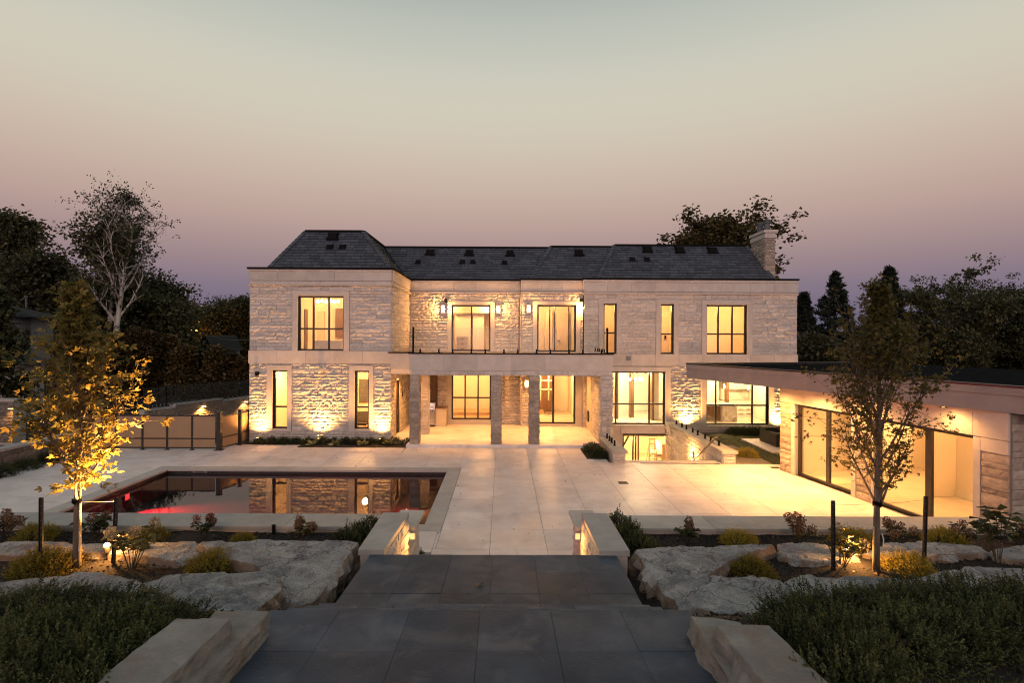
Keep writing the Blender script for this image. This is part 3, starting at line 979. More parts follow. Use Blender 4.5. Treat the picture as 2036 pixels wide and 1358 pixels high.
# ---- terrace glass balustrade
def glass_rail(name, label, pts, z0, h, npan, group=None, mat='railglass', clampm='black', gap=.06, zs=None, clamph=.16, cl=2):
    a = pts[0]
    t = root(name, (a[0], a[1], z0), label, 'glass railing', group)
    for k, (p, q) in enumerate(zip(pts, pts[1:])):
        za, zb = (zs[k], zs[k + 1]) if zs else (z0, z0)
        p, q = Vector((p[0], p[1], za)), Vector((q[0], q[1], zb))
        n = npan[k]
        d = (q - p).normalized()
        for i in range(n):
            s, e = p.lerp(q, i / n) + d * gap / 2, p.lerp(q, (i + 1) / n) - d * gap / 2
            mb = MB()
            nn = Vector((-d.y, d.x, 0)).normalized() * .006
            mb.add([tuple(s - nn + Vector((0, 0, .05))), tuple(e - nn + Vector((0, 0, .05))), tuple(e - nn + Vector((0, 0, h))), tuple(s - nn + Vector((0, 0, h))),
                    tuple(s + nn + Vector((0, 0, .05))), tuple(e + nn + Vector((0, 0, .05))), tuple(e + nn + Vector((0, 0, h))), tuple(s + nn + Vector((0, 0, h)))],
                   [(0, 1, 2, 3), (4, 7, 6, 5), (0, 4, 5, 1), (1, 5, 6, 2), (2, 6, 7, 3), (3, 7, 4, 0)])
            mb.build('glass_panel', M[mat], t)
            for f in ((.2, .8) if cl == 2 else (.5,)):
                c = s.lerp(e, f)
                mb = MB()
                mb.box(c.x - .03, c.x + .03, c.y - .03, c.y + .03, c.z, c.z + clamph)
                mb.box(c.x - .05, c.x + .05, c.y - .05, c.y + .05, c.z, c.z + .015)
                mb.build('glass_clamp', M[clampm], t)
    return t
xr2 = P(1211, 690, PF)[0]
tr = glass_rail('terrace_railing', 'clear glass balustrade on black clamps along the terrace over the portico', [(XP0 + .12, PF + .12), (xr2, PF + .12), (xr2 + .1, RW - .1)], zt, 1.06, [6, 3])
for x, y in ((XP0 + .12, PF + .10), (xr2 - .06, PF + .10)):
    mb = MB(); mb.box(x - .035, x + .035, y - .035, y + .035, zt, zt + 1.08); mb.build('end_post', M['black'], tr)

# ---- rooms behind the windows
def room(x0, x1, y0, y1, z0, z1, wallm='paint', floorm='oak'):
    mb = MB()
    mb.quad((x0, y1, z0), (x1, y1, z0), (x1, y1, z1), (x0, y1, z1)); mb.quad((x0, y0, z0), (x0, y1, z0), (x0, y1, z1), (x0, y0, z1))
    mb.quad((x1, y0, z0), (x1, y1, z0), (x1, y1, z1), (x1, y0, z1)); mb.quad((x0, y0, z1), (x1, y0, z1), (x1, y1, z1), (x0, y1, z1))
    mb.build('room_wall', M[wallm], house)
    mb = MB(); mb.box(x0, x1, y0, y1, z0 - .06, z0); mb.build('room_floor', M[floorm], house)
    mb = MB()
    h = .12
    mb.box(x0 + .01, x1 - .01, y1 - .03, y1 - .004, z0 + .002, z0 + h); mb.box(x1 - .03, x1 - .004, y0 + .1, y1 - .04, z0 + .002, z0 + h); mb.box(x0 + .004, x0 + .03, y0 + .1, y1 - .04, z0 + .002, z0 + h)
    mb.build('skirting', M['white'], house)
def room_light(x, y, z, pw, n=1, dx=0, col=CREAM, r=.12):
    for i in range(n):
        lamp('POINT', (x + dx * (i - (n - 1) / 2), y, z), pw, col, r, house, name='ceiling_light')
i_ = .305
room(XL0 + .35, XL1 - .35, YL + i_, 28.4, FLR, 3.3)
room(XL0 + .35, XL1 - .35, YL + i_, 28.4, 3.8, 6.75)
room(XL1 + .1, .55, R1 + i_, 32.2, 3.8, 6.6)
room(.75, 3.85, R2 + i_, 31.5, 3.8, 6.6)
room(4.1, 6.6, RW + i_, 31, 3.7, 6.6)
room(6.8, 9.1, RW + i_, 30.5, 3.7, 6.6)
room(9.3, XR1 - .4, RW + i_, 31, 3.7, 6.6)
room(XL1 + .1, -.1, R1 + i_, 33, FLR, 3.2, floorm='oak')
room(.1, 4.0, R2 + i_, 34, FLR, 3.2, floorm='pale_floor')
room(4.2, 9.2, RW + i_, 34, FLR, 3.25, floorm='pale_floor')
room(9.4, XR1 - .4, RW + i_, 33, FLR, 3.25, floorm='pale_floor')
room(4.6, 9.2, RW + i_, 33, -2.3, -.35, floorm='pale_floor')

# partitions, interior doors and closets that show through the glass (fixed joinery of the house)
def fixed(name, mat, *boxes):
    mb = MB()
    for b in boxes: mb.box(*b)
    return mb.build(name, M[mat], house)
x0, z0 = P(604, 640, 27.9)[0], 3.8
fixed('interior_door', 'cream', (P(630, 640, 28.3)[0], P(645, 640, 28.3)[0], 28.3, 28.38, z0, 5.9))
fixed('bath_tiling', 'walnut', (P(666, 640, 28.2)[0], P(690, 640, 28.2)[0], 28.25, 28.36, 4.55, 6.05))
fixed('bath_vanity', 'cream', (P(627, 690, 25)[0], P(684, 690, 25)[0], 24.8, 25.35, z0, 4.42))
fixed('door_edge', 'walnut', (P(604, 640, 26)[0], P(604, 640, 26)[0] + .05, 26, 26.4, z0, 5.9))
fixed('closet', 'white', (P(905, 650, 31)[0], P(938, 650, 31)[0], 31, 31.6, 3.8, 5.9), (P(940, 650, 31)[0], P(962, 650, 31)[0], 31, 31.6, 3.8, 5.9))
fixed('closet_header', 'cream', (P(900, 650, 30.6)[0], P(985, 650, 30.6)[0], 30.6, 30.8, 5.95, 6.59))
fixed('interior_door', 'cream', (P(1084, 650, 31)[0], P(1098, 650, 31)[0], 31.0, 31.1, 3.8, 6.1), (P(1107, 650, 31.2)[0], P(1130, 650, 31.2)[0], 31.2, 31.3, 3.8, 6.0))
fixed('door_lever', 'black', (P(1109, 676, 31)[0], P(1113, 676, 31)[0], 31.05, 31.2, 4.4, 4.45))
fixed('interior_door', 'white', (P(1318, 660, 30)[0], P(1340, 660, 30)[0], 30.3, 30.45, 3.7, 6.1))
fixed('door_lever', 'black', (P(1324, 671, 30)[0], P(1327, 671, 30)[0], 30.22, 30.3, 4.55, 4.75))
fixed('interior_column', 'walnut', (P(1254, 770, 31)[0], P(1261, 770, 31)[0], 31, 31.5, FLR, 3.24), (P(1296, 770, 30)[0], P(1301, 770, 30)[0], 30, 30.6, FLR, 3.24), (P(1226, 770, 30)[0], P(1233, 770, 30)[0], 30.4, 30.8, FLR, 3.24))
fixed('interior_column', 'white', (P(1236, 770, 31)[0], P(1252, 770, 31)[0], 31.6, 32.0, FLR, 3.24), (P(1303, 770, 30)[0], P(1312, 770, 30)[0], 30.2, 30.6, FLR, 3.24))
fixed('built_in_shelf', 'cream', (P(1068, 770, 31.5)[0], P(1098, 770, 31.5)[0], 31.5, 31.9, 1.6, 1.66), (P(1068, 770, 31.5)[0], P(1098, 770, 31.5)[0], 31.5, 31.9, 2.1, 2.16), (P(1074, 770, 31.5)[0], P(1076, 770, 31.5)[0], 31.5, 31.9, 1.0, 3.1), (P(1090, 770, 31.5)[0], P(1092, 770, 31.5)[0], 31.5, 31.9, 1.0, 3.1))
fixed('built_in_shelf', 'walnut', (P(1074, 770, 33)[0], P(1098, 770, 33)[0], 33.2, 33.6, FLR, 2.9))
fixed('room_step', 'oak', (XL1 + .12, -.12, 31.6, 32.99, FLR, .3), (.12, 2.4, 32.2, 33.99, FLR, .28))
fixed('kitchen_cabinet', 'white', (12.3, XR1 - .42, 31.2, 31.85, FLR, 1.02))
fixed('kitchen_cabinet', 'white', (11.7, 12.28, 31.4, 31.99, FLR, 2.7), (12.9, XR1 - .42, 31.6, 31.99, 1.7, 2.7))
fixed('splashback', 'marble', (12.3, XR1 - .42, 31.9, 31.99, 1.03, 1.69))
for k in range(4):
    for zz in (.32, .58, .84):
        fixed('drawer_handle', 'black', (12.42 + k * .45, 12.7 + k * .45, 31.15, 31.2, zz, zz + .02))
fixed('interior_column', 'walnut', (P(1446, 770, 31)[0], P(1450, 770, 31)[0], 31, 31.4, FLR, 3.24))
fixed('basement_post', 'walnut', (P(1268, 890, 29)[0], P(1271, 890, 29)[0], 29, 29.1, -2.3, -.36))
fixed('wall_switch', 'black', (P(1205, 650, 30.9)[0], P(1207, 650, 30.9)[0], 30.95, 30.99, 5.0, 5.1))
# ================================================================== GROUND, PATIO, POOL
def struct(o):
    o['kind'] = 'structure'
    return o
PX0, PX1, PY0, PY1 = -11.55, -1.88, 13.45, 18.95            # pool water edge
SWX0, SWX1, SWY0 = 4.55, 8.05, 20.35                        # sunken stair well
mb = MB()
for a, b, p, q in cells(-500, 500, 11.3, 900, [(PX0 - .3, PX1 + .3, PY0 - .3, PY1 + .3), (SWX0 - .05, SWX1 + .05, SWY0, RW + .1)]):
    mb.quad((a, p, -.13), (b, p, -.13), (b, q, -.13), (a, q, -.13))
struct(mb.build('ground', M['earth']))

# foreground terrain: high bed beside the camera, falling in tiers to the strip along the low walls
def bed_z(x, y):
    side = min(max((abs(x + .25) - 1.75) / .5, 0), 1)
    pts = [(-20, 2.0), (5.2, 1.98), (6.1, 1.50), (6.7, 1.29), (8.5, 1.27), (9.1, 1.0), (9.7, .70), (11.2, .66)]
    for (a, za), (b, zb) in zip(pts, pts[1:]):
        if a <= y <= b:
            z = za + (zb - za) * (y - a) / (b - a)
            break
    else:
        z = .66
    low = 1.6 if y < 5.3 else (.95 if y < 8 else -.1)
    return low + (z - low) * side if z > low else z
from mathutils import noise as mnoise
xs = np.concatenate([np.linspace(-60, -12, 17), np.arange(-11.75, 12, .125), np.linspace(12.2, 60, 17)])
ys = np.arange(-8, 11.4, .16)
mb = MB()
mb.v = [(x, y, bed_z(x, y) + .05 * mnoise.noise((x * .9, y * .9, 0)) + .02 * mnoise.noise((x * 4, y * 4, 3))) for y in ys for x in xs]
w = len(xs)
for j in range(len(ys) - 1):
    for i in range(w - 1):
        mb.f.append([j * w + i, j * w + i + 1, (j + 1) * w + i + 1, (j + 1) * w + i]); mb.t.append(.5)
struct(mb.build('garden_bed', M['mulch'], smooth=True))

# paving slabs
EXC = [(PX0 - .42, PX1 + .42, PY0 - .42, PY1 + .42), (SWX0 - .62, SWX1 + .6, SWY0, 30), (P(590, 889, 22.8)[0], XP0 - .13, 22.82, 30), (-40, P(590, 889, 22.8)[0], 23.35, 30),
       (XP0 - .15, P(1160, 886, PF)[0] + .01, PF - .19, 30), (3.2, SWX0, 20.9, 30), (7.8, 30, 20.15, 30), (-30, -16.2, 0, 18)]
def rdiff(r, e):
    x0, x1, y0, y1 = r
    a, b, c, d = max(x0, e[0]), min(x1, e[1]), max(y0, e[2]), min(y1, e[3])
    if a >= b or c >= d: return [r]
    out = []
    if x0 < a: out.append((x0, a, y0, y1))
    if b < x1: out.append((b, x1, y0, y1))
    if y0 < c: out.append((a, b, y0, c))
    if d < y1: out.append((a, b, d, y1))
    return out
mb = MB()
for a, b, p, q in cells(-17, 10, 11.3, 24, EXC[:2]): mb.quad((a, p, -.05), (b, p, -.05), (b, q, -.05), (a, q, -.05))
patio = struct(mb.build('patio', M['gravel']))
gx, gy = -.275, 14.44
ix = range(-14, 10)
iy = range(-3, 8)
nsl = 0
for i in ix:
    for j in iy:
        rs = [(gx + i * 1.245, gx + (i + 1) * 1.245, gy + j * 1.25, gy + (j + 1) * 1.25)]
        if rs[0][2] < 11.6 and abs(rs[0][0] + .2) > 2.2: rs = [(rs[0][0], rs[0][1], 11.75, rs[0][3])]
        for e in EXC:
            rs = [q for r in rs for q in rdiff(r, e)]
        for r in rs:
            if r[1] - r[0] < .06 or r[3] - r[2] < .06: continue
            mb = MB()
            mb.cbox(r[0] + .0042, r[1] - .0042, r[2] + .0042, r[3] - .0042, -.08, rng.uniform(-.0015, .0015), .004, rng.random())
            mb.build('slab', M['paving'], patio)
            nsl += 1
# pool: shell, coping, water
pool = root('swimming_pool', ((PX0 + PX1) / 2, (PY0 + PY1) / 2, 0), 'rectangular dark-lined swimming pool with still water and red underwater light', 'pool')
mb = MB()
d = -.80
mb.box(PX0 - .3, PX0, PY0 - .3, PY1 + .3, d, -.06); mb.box(PX1, PX1 + .3, PY0 - .3, PY1 + .3, d, -.06)
mb.box(PX0, PX1, PY1, PY1 + .3, d, -.06); mb.box(PX0, PX1, PY0 - .3, PY0, d, -.06); mb.box(PX0 - .3, PX1 + .3, PY0 - .3, PY1 + .3, d - .1, d)
mb.build('pool_shell', M['pooltile'], pool)
def cop(x0, x1, y0, y1):
    n = max(1, round(max(x1 - x0, y1 - y0) / 1.22))
    for k in range(n):
        mb = MB()
        if x1 - x0 > y1 - y0:
            L = (x1 - x0) / n; mb.cbox(x0 + k * L + .003, x0 + (k + 1) * L - .003, y0, y1, -.055, .012, .008, rng.random())
        else:
            L = (y1 - y0) / n; mb.cbox(x0, x1, y0 + k * L + .003, y0 + (k + 1) * L - .003, -.055, .012, .008, rng.random())
        mb.build('coping_stone', M['coping'], pool)
cw = .415
cop(PX0 - cw, PX1 + cw, PY1 - .03, PY1 + cw); cop(PX0 - cw, PX1 + cw, PY0 - cw, PY0 + .03)
cop(PX0 - cw, PX0 + .03, PY0 + .034, PY1 - .034); cop(PX1 - .03, PX1 + cw, PY0 + .034, PY1 - .034)
sk = P(398, 943, PY1)
mb = MB(); mb.box(sk[0] - .24, sk[0] + .24, PY1 - .03, PY1 - .002, -.115, -.055); s_ = mb.build('skimmer_frame', M['siding'], pool)
mb = MB(); mb.box(sk[0] - .17, sk[0] + .17, PY1 - .034, PY1 - .031, -.10, -.07); mb.build('skimmer_mouth', M['black'], s_)
mb = MB(); mb.box(PX0 + .002, PX1 - .002, PY0 + .002, PY1 - .002, -.142, -.14)
w_ = mb.build('water', M['water'], None); w_['kind'] = 'structure'
for x, sx, yy, pw in ((PX0, 1, 16.9, 2200), (PX1, -1, 17.0, 480)):
    t = root('underwater_light', (x, yy, -.6), 'red pool light under the water at the ' + ('fence end of the pool' if sx > 0 else 'terrace-steps end of the pool'), 'pool light', 'red underwater pool lights')
    mb = MB(lambda u, d_, z: (x + sx * d_, yy + u, z)); mb.box(-.11, .11, .002, .03, -.47, -.25); h_ = mb.build('housing', M['frosted'], t)
    mb = MB(lambda u, d_, z: (x + sx * d_, yy + u, z)); mb.box(-.08, .08, .031, .04, -.44, -.28); mb.build('lens', M['redlens'], t)
    lamp('SPOT', (x + sx * .1, yy, -.32), pw, (1, .010, .016), .06, t, (x + sx * 1.9, yy - .35, -.80), 84, 1.0)

# drains, floor plates
def plate(px, py, w, l, name, label, cat, mat, z=.006, rz=0):
    x, y = G(px, py)
    t = root(name, (x, y, 0), label, cat)
    mb = MB(); mb.box(x - w / 2, x + w / 2, y - l / 2, y + l / 2, .0025, z); f = mb.build('plate', M[mat], t)
    n = max(3, int(w / .05))
    mb = MB()
    for k in range(n):
        a = x - w / 2 + .02 + k * (w - .04) / n
        mb.box(a, a + (w - .04) / n * .5, y - l / 2 + .02, y + l / 2 - .02, z + .0005, z + .002)
    mb.build('grate_slot', M['black'], t)
plate(1239, 960.5, .30, .30, 'floor_drain', 'square bronze drain grate in the paving before the stairwell', 'drain', 'bronze')
plate(1541, 930.5, .30, .26, 'floor_drain', 'square bronze drain grate in the paving by the pavilion corner pier', 'drain', 'bronze')
plate(1352, 922, 2.9, .10, 'slot_drain', 'long narrow slot drain across the head of the sunken stair', 'drain', 'black')
plate(908, 966.5, .22, .12, 'valve_lid', 'small pale access lid in the paving beside the pool coping', 'lid', 'white')

# ================================================================== SUNKEN STAIR WELL
def masonry(t, fr, u0, u1, z0, z1, dist, mat='stone', relief=.03, course=.16, part=None, wmin=.25, wmax=.7, excl=(), seen=True):
    ashlar(t, part or t, fr, u0, u1, z0, z1, excl, dist, course=course, relief=relief, mat=mat, wmin=wmin, wmax=wmax, seen=seen)
sw_r = root('stairwell_wall', (SWX1, 23.5, 0), 'long low stone wall with pale cap and stub clamps beside the lawn side of the sunken stair', 'wall')
mb = MB(); mb.box(SWX1 + .06, SWX1 + .5, SWY0 - .1, RW - .32, -2.5, .36); c_ = mb.build('core', M['mortar'], sw_r)
masonry(sw_r, lambda u, d, z: (SWX1 + .06 - d, u, z), SWY0 - .1, RW - .1, -2.4, .36, 24, part=c_)
masonry(sw_r, F(SWY0 - .1), SWX1 + .06, SWX1 + .5, -.05, .36, 20, part=c_)
mb = MB(); mb.cbox(SWX1 - .02, SWX1 + .56, SWY0 - .2, RW - .32, .362, .47, .01); mb.build('wall_cap', M['wallcap'], sw_r)
sw_l = root('stairwell_wall', (SWX0 - .3, 22, 0), 'short low stone wall with pale cap at the portico side of the sunken stair', 'wall')
mb = MB(); mb.box(SWX0 - .5, SWX0 - .04, SWY0 - .1, PF - .1, -2.5, .36); mb.box(SWX0 - .3, SWX0 - .04, PF - .1, RW - .1, -2.5, -.12); c_ = mb.build('core', M['mortar'], sw_l)
masonry(sw_l, F(SWY0 - .1), SWX0 - .5, SWX0 - .04, -.05, .36, 20, part=c_)
mb = MB(); mb.cbox(SWX0 - .56, SWX0 + .02, SWY0 - .2, PF - .12, .362, .47, .01); mb.build('wall_cap', M['wallcap'], sw_l)
stairs = root('stairwell_steps', ((SWX0 + SWX1) / 2, 22, 0), 'stone steps going down from the patio to the basement doors', 'stairs')
mb = MB()
for k in range(13):
    mb.box(SWX0 - .03, SWX1 + .05, SWY0 + .02 + k * .29, SWY0 + .02 + (k + 1) * .29, -2.5, -.02 - (k + 1) * .17)
mb.box(SWX0 - .03, SWX1 + .05, SWY0 + .02 + 13 * .29, RW - .02, -2.5, -2.31)
mb.build('step', M['paving'], stairs)
mb = MB(); mb.cbox(SWX0 - .03, SWX1 + .05, SWY0 - .02, SWY0 + .31, -.1, .02, .008); mb.build('nosing', M['coping'], stairs)
xcap = SWX1 + .27
ys_ = [P(0, 0, 1)[0] * 0 + y for y in (21.5, 26.7)]
glass_rail('stairwell_railing', 'glass panels on black stub clamps along the sloping-lit stairwell wall by the lawn', [(xcap, 20.9), (xcap, RW - .75)], .47, .98, [4], cl=2, clamph=.2)
glass_rail('stairwell_railing', 'single glass panel run on the short stairwell wall by the portico', [(SWX0 - .27, 20.9), (SWX0 - .27, PF - .25)], .47, .9, [2], cl=2, clamph=.2)
for (x, nm, sgn) in ((SWX1 - .03, 'dark sloping handrail fixed to the lawn-side wall of the sunken stair', -1), (SWX0 + .03, 'dark sloping handrail fixed to the portico-side wall of the sunken stair', 1)):
    t = root('handrail', (x, 21.5, 0), nm, 'handrail')
    mb = MB(); mb.bar((x + sgn * .09, 20.5, .93), (x + sgn * .09, 24.6, -1.45), .05); mb.build('rail', M['bronze'], t)
    for yy in (20.9, 23.2):
        zz = .93 - (yy - 20.5) * .58
        mb = MB(); mb.bar((x + sgn * .09, yy, zz - .03), (x - sgn * .02, yy, zz - .1), .025); mb.build('bracket', M['bronze'], t)

# ================================================================== LOW WALLS, PIERS, WALKWAY
def lowwall(x0, x1, label):
    y0, y1, z = 11.0, 11.8, .8
    t = root('garden_wall', ((x0 + x1) / 2, y0, .0), label, 'wall')
    mb = MB(); mb.box(x0, x1, y0 + .05, y1 - .05, -.1, z - .075); mb.build('core', M['smooth'], t)
    n = max(1, round((x1 - x0) / 1.83)); L = (x1 - x0) / n
    for k in range(n):
        mb = MB(); mb.cbox(x0 + k * L + .002, x0 + (k + 1) * L - .002, y0, y1, z - .073, z + rng.uniform(-.002, .002), .008, rng.random()); mb.build('cap_stone', M['wallcap'], t)
lowwall(-19.0, -2.55, 'low garden wall with wide pale cap between the pool and the planting bed')
lowwall(2.35, 11.9, 'low garden wall with wide pale cap before the pavilion paving')
# piers beside the lower steps
def pier(quad, z, label, inner, side):
    pts = [G(px, py, z) for px, py in quad]      # far-outer, far-inner, near-inner, near-outer
    cx = sum(p[0] for p in pts) / 4; cyy = sum(p[1] for p in pts) / 4
    t = root('stair_pier', (cx, cyy, 0), label, 'pier')
    mb = MB(); mb.prism(pts, z - .085, z); mb.build('cap_stone', M['wallcap'], t)
    k = .06
    ins = [(p[0] + (cx - p[0]) * .12, p[1] + (cyy - p[1]) * .03) for p in pts]
    mb = MB(); mb.prism(ins, -.1, z - .087); core = mb.build('core', M['mortar'], t)
    a, b = Vector((*ins[2], 0)), Vector((*ins[1], 0))          # inner face, near -> far
    L = (b - a).length; e = (b - a) / L; n = Vector((-e.y, e.x, 0)) * (1 if side > 0 else -1)
    fr = lambda u, d, zz: (a.x + e.x * u + n.x * d, a.y + e.y * u + n.y * d, zz)
    masonry(t, fr, 0, L, 0, z - .09, 9, part=core, relief=.045, course=.17)
    # lower return beyond the pier, with its own cap and a small square light on its near end
    ub, z2 = L, z - .26
    c2 = MB(fr); c2.box(ub + .04, ub + .95, -.30, .02, -.1, z2 - .06); c2 = c2.build('lower_return', M['mortar'], t)
    masonry(t, fr, ub + .04, ub + .95, 0, z2 - .065, 10, part=c2, relief=.04)
    m2 = MB(fr); m2.box(ub + .03, ub + 1.0, -.34, .13, z2 - .06, z2); m2.build('cap_stone', M['smooth'], t)
    return t, fr, L, z2
pL, frL, LL, zL2 = pier([(762, 1019.5), (813.5, 1019.8), (763, 1093.5), (712, 1093.5)], 1.47, 'stone pier with grey slab cap at the pool side of the lower steps', 1, -1)
pR, frR, LR, zR2 = pier([(1207, 1021), (1156, 1020.4), (1191.4, 1095.6), (1252.4, 1095.6)], 1.47, 'stone pier with grey slab cap at the pavilion side of the lower steps', 1, 1)
for fr, L, z2, nm in ((frL, LL, zL2, 'pool'), (frR, LR, zR2, 'pavilion')):
    p = fr(L - .02, .09, z2 - .15)
    t = root('step_light', p, 'small square step light glowing on the inner face of the pier at the ' + nm + ' side', 'step light', 'square step lights on the piers')
    mb = MB(fr); mb.box(L + .0, L + .06, .045, .145, z2 - .21, z2 - .09); mb.build('housing', M['smooth'], t)
    mb = MB(fr); mb.box(L - .012, L - .002, .055, .135, z2 - .20, z2 - .10); mb.build('lens', M['softlens'], t)
    q = fr(L - .04, .42, z2 - .04); aim = fr(L * .42, .0, z2 - .55)
    lamp('SPOT', q, 11, WARM, .03, t, aim, 140, .8)

# bluestone: near landing, steps, lower landing, steps down to the patio
def landing(corners, z, nx, ny, name='flagstone', stagger=False):
    """corners: near-left, near-right, far-right, far-left in world xy"""
    nl, nr, fr_, fl = [Vector((*c, 0)) for c in corners]
    for j in range(ny):
        a0, a1 = j / ny, (j + 1) / ny
        for i in range(nx):
            o = .5 if stagger and j % 2 else 0
            f0, f1 = max(0, (i - o) / (nx - o * 0)), min(1, (i + 1 - o) / nx)
            if i == nx - 1: f1 = 1
            e = .0016
            ps = [nl.lerp(fl, a0).lerp(nr.lerp(fr_, a0), f0), nl.lerp(fl, a0).lerp(nr.lerp(fr_, a0), f1), nl.lerp(fl, a1).lerp(nr.lerp(fr_, a1), f1), nl.lerp(fl, a1).lerp(nr.lerp(fr_, a1), f0)]
            c = sum(ps, Vector()) / 4
            ps = [p + (c - p).normalized() * e * 1.4 for p in ps]
            zz = z + rng.uniform(-.003, .002)
            mb = MB(); mb.prism([(p.x, p.y) for p in ps], zz - .05, zz, rng.random()); mb.build(name, M['bluestone'], walk)
Z1, Z2 = 2.1, 1.4
l1 = [G(537, 1213.5, Z1), G(1370, 1214, Z1)]
wx = (l1[1][0] - l1[0][0])
ny_ = 2.6
l2f = [G(736, 1103, Z2), G(1225, 1104, Z2)]
l2n = [G(666, 1197, Z2), G(1275, 1198, Z2)]
l2n = [(l2n[0][0], l2n[0][1] - .4), (l2n[1][0], l2n[1][1] - .4)]
yq = l1[0][1]
mb = MB(); mb.box(l1[0][0] + .05, l1[1][0] - .05, 1.6, yq - .05, 1.0, Z1 - .055); mb.box(l2n[0][0] + .12, l2n[1][0] - .08, l2n[0][1] + .05, l2f[0][1] - .05, .0, Z2 - .055)
walk = struct(mb.build('walkway', M['bluestone']))
l1n = [(l1[0][0] - .12, l1[0][1] - .66 * 4), (l1[1][0] + .12, l1[1][1] - .66 * 4)]
landing([l1n[0], l1n[1], l1[1], l1[0]], Z1, 6, 4)
landing([l2n[0], l2n[1], l2f[1], l2f[0]], Z2, 6, 3)
for k in range(3):
    z = Z1 - .175 * (k + 1)
    y0, y1 = yq + .0 + k * .41 - .05, yq + (k + 1) * .41
    xa, xb = l1[0][0] + .02 * k, l1[1][0] - .02 * k
    n = 3 if k != 1 else 4
    for i in range(n):
        a, b = xa + (xb - xa) * i / n, xa + (xb - xa) * (i + 1) / n
        mb = MB(); mb.cbox(a + .002, b - .002, y0, y1, z - .045, z + rng.uniform(-.002, .002), .012, .9 + .6 * rng.random()); mb.build('step_tread', M['bluestone'], walk)
    mb = MB(); mb.box(xa + .02, xb - .02, y0 + .05, y1 - .03, z - .6, z - .046); mb.build('step_riser', M['bluestone'], walk)
xa, xb = l2f[0][0] + .02, l2f[1][0] - .02
for k in range(7):
    z = Z2 - .175 * (k + 1)
    y0 = l2f[0][1] + k * .37 - .03
    mb = MB(); mb.box(xa, xb, y0, y0 + .40, z - .045, z, rng.random()); mb.build('step_tread', M['coping'], walk)
    mb = MB(); mb.box(xa + .01, xb - .01, y0 + .04, y0 + .38, -.1, z - .046); mb.build('step_riser', M['coping'], walk)
mb = MB()
lx, ly = G(952, 1166, Z2)
q = leaf_quads(np.array([[lx - .02, ly - .05, Z2 + .012], [lx, ly - .03, Z2 + .016]]), np.array([[.25, 1, .1], [.6, .7, .05]]), np.array([.11, .09]), np.array([.75, .7]), np.random.default_rng(2), 1)
fl_ = obj_from('fallen_leaf', quads_mesh('fallen_leaf', q, M['russet'], [.2, .4])); tag(fl_, 'curled brown fallen leaf on the lower bluestone landing', 'leaf')

# ================================================================== BOULDERS AND CUT BLOCKS
def boulder(name, poly_px, ztop, zbot, label, seed, cat='boulder', lump=.055, group=None, tilt=(0, 0), flare=.12, mat='rock', crag=.10):
    pts = [Vector((*G(px, py, ztop), 0)) for px, py in poly_px]
    c = sum(pts, Vector()) / len(pts)
    A = 150
    # outline sampled by length, roughened
    per = []
    L = [(pts[i] - pts[(i + 1) % len(pts)]).length for i in range(len(pts))]
    tot = sum(L)
    for k in range(A):
        s = tot * k / A
        i = 0
        while s > L[i]: s -= L[i]; i += 1
        p = pts[i].lerp(pts[(i + 1) % len(pts)], s / L[i])
        o = (p - c).normalized()
        per.append(p + o * lump * .8 * mnoise.noise((p.x * 1.7 + seed, p.y * 1.7, seed * .7)) + o * lump * .35 * mnoise.noise((p.x * 6 + seed, p.y * 6, seed)))
    RN = 36
    V, Fc = [], []
    def h(p): return (lump * .7 * mnoise.noise((p.x * .9 + seed, p.y * .9, 1.3)) + lump * .6 * mnoise.noise((p.x * 2.6 + seed, p.y * 2.6, 5)) + lump * .25 * mnoise.noise((p.x * 8, p.y * 8, seed))
                      + lump * .4 * mnoise.ridged_multi_fractal((p.x * .8, p.y * 1.6, seed), 1, 2, 3, 1, 2) - lump * .4 + tilt[0] * (p.x - c.x) + tilt[1] * (p.y - c.y))
    h0 = h
    def h(p):                                   # bedded limestone: the top breaks along thin layers
        z = h0(p)
        st = lump * .55
        k = math.floor(z / st)
        fr_ = z / st - k
        s_ = min(max((fr_ - .35) / .3, 0), 1)
        return (k + s_ * s_ * (3 - 2 * s_)) * st * .8 + z * .2 + lump * .16 * mnoise.noise((p.x * 17, p.y * 17, seed)) + lump * .08 * mnoise.noise((p.x * 40, p.y * 40, seed))
    V.append((c.x, c.y, ztop + h(c)))
    for r in range(1, RN + 1):
        f = (r / RN) ** .85
        for k in range(A):
            p = c.lerp(per[k], f)
            drop = 0 if r < RN else .015
            V.append((p.x, p.y, ztop + h(p) - drop))
    SN = 14
    for r in range(1, SN + 1):
        f = r / SN
        for k in range(A):
            p = per[k]
            o = (p - c).normalized()
            zz = ztop + h(p) - .015
            zz = zz + (zbot - zz) * f
            n1 = mnoise.noise((p.x * 2.2 + seed, p.y * 2.2, zz * 3)) * crag + mnoise.noise((p.x * 16, p.y * 16, zz * 22 + seed)) * crag * .3 + mnoise.noise((p.x * 7, p.y * 7, zz * 9 + seed)) * crag * .45 + (abs(mnoise.noise((p.x * 3, p.y * 3, zz * 5 + seed))) - .2) * crag
            q = p + o * (n1 * (1 if r < SN else .6) + flare * f * .5 + .015)
            V.append((q.x, q.y, zz + .02 * mnoise.noise((p.x * 5, p.y * 5, r + seed))))
    for k in range(A): Fc.append((0, 1 + k, 1 + (k + 1) % A))
    for r in range(RN + SN - 1):
        for k in range(A):
            a, b = 1 + r * A + k, 1 + r * A + (k + 1) % A
            Fc.append((a, a + A, b + A, b))
    mb = MB(); mb.v, mb.f, mb.t = V, [list(f) for f in Fc], [.5] * len(Fc)
    o = mb.build(name, M[mat])
    return tag(o, label, cat, group)
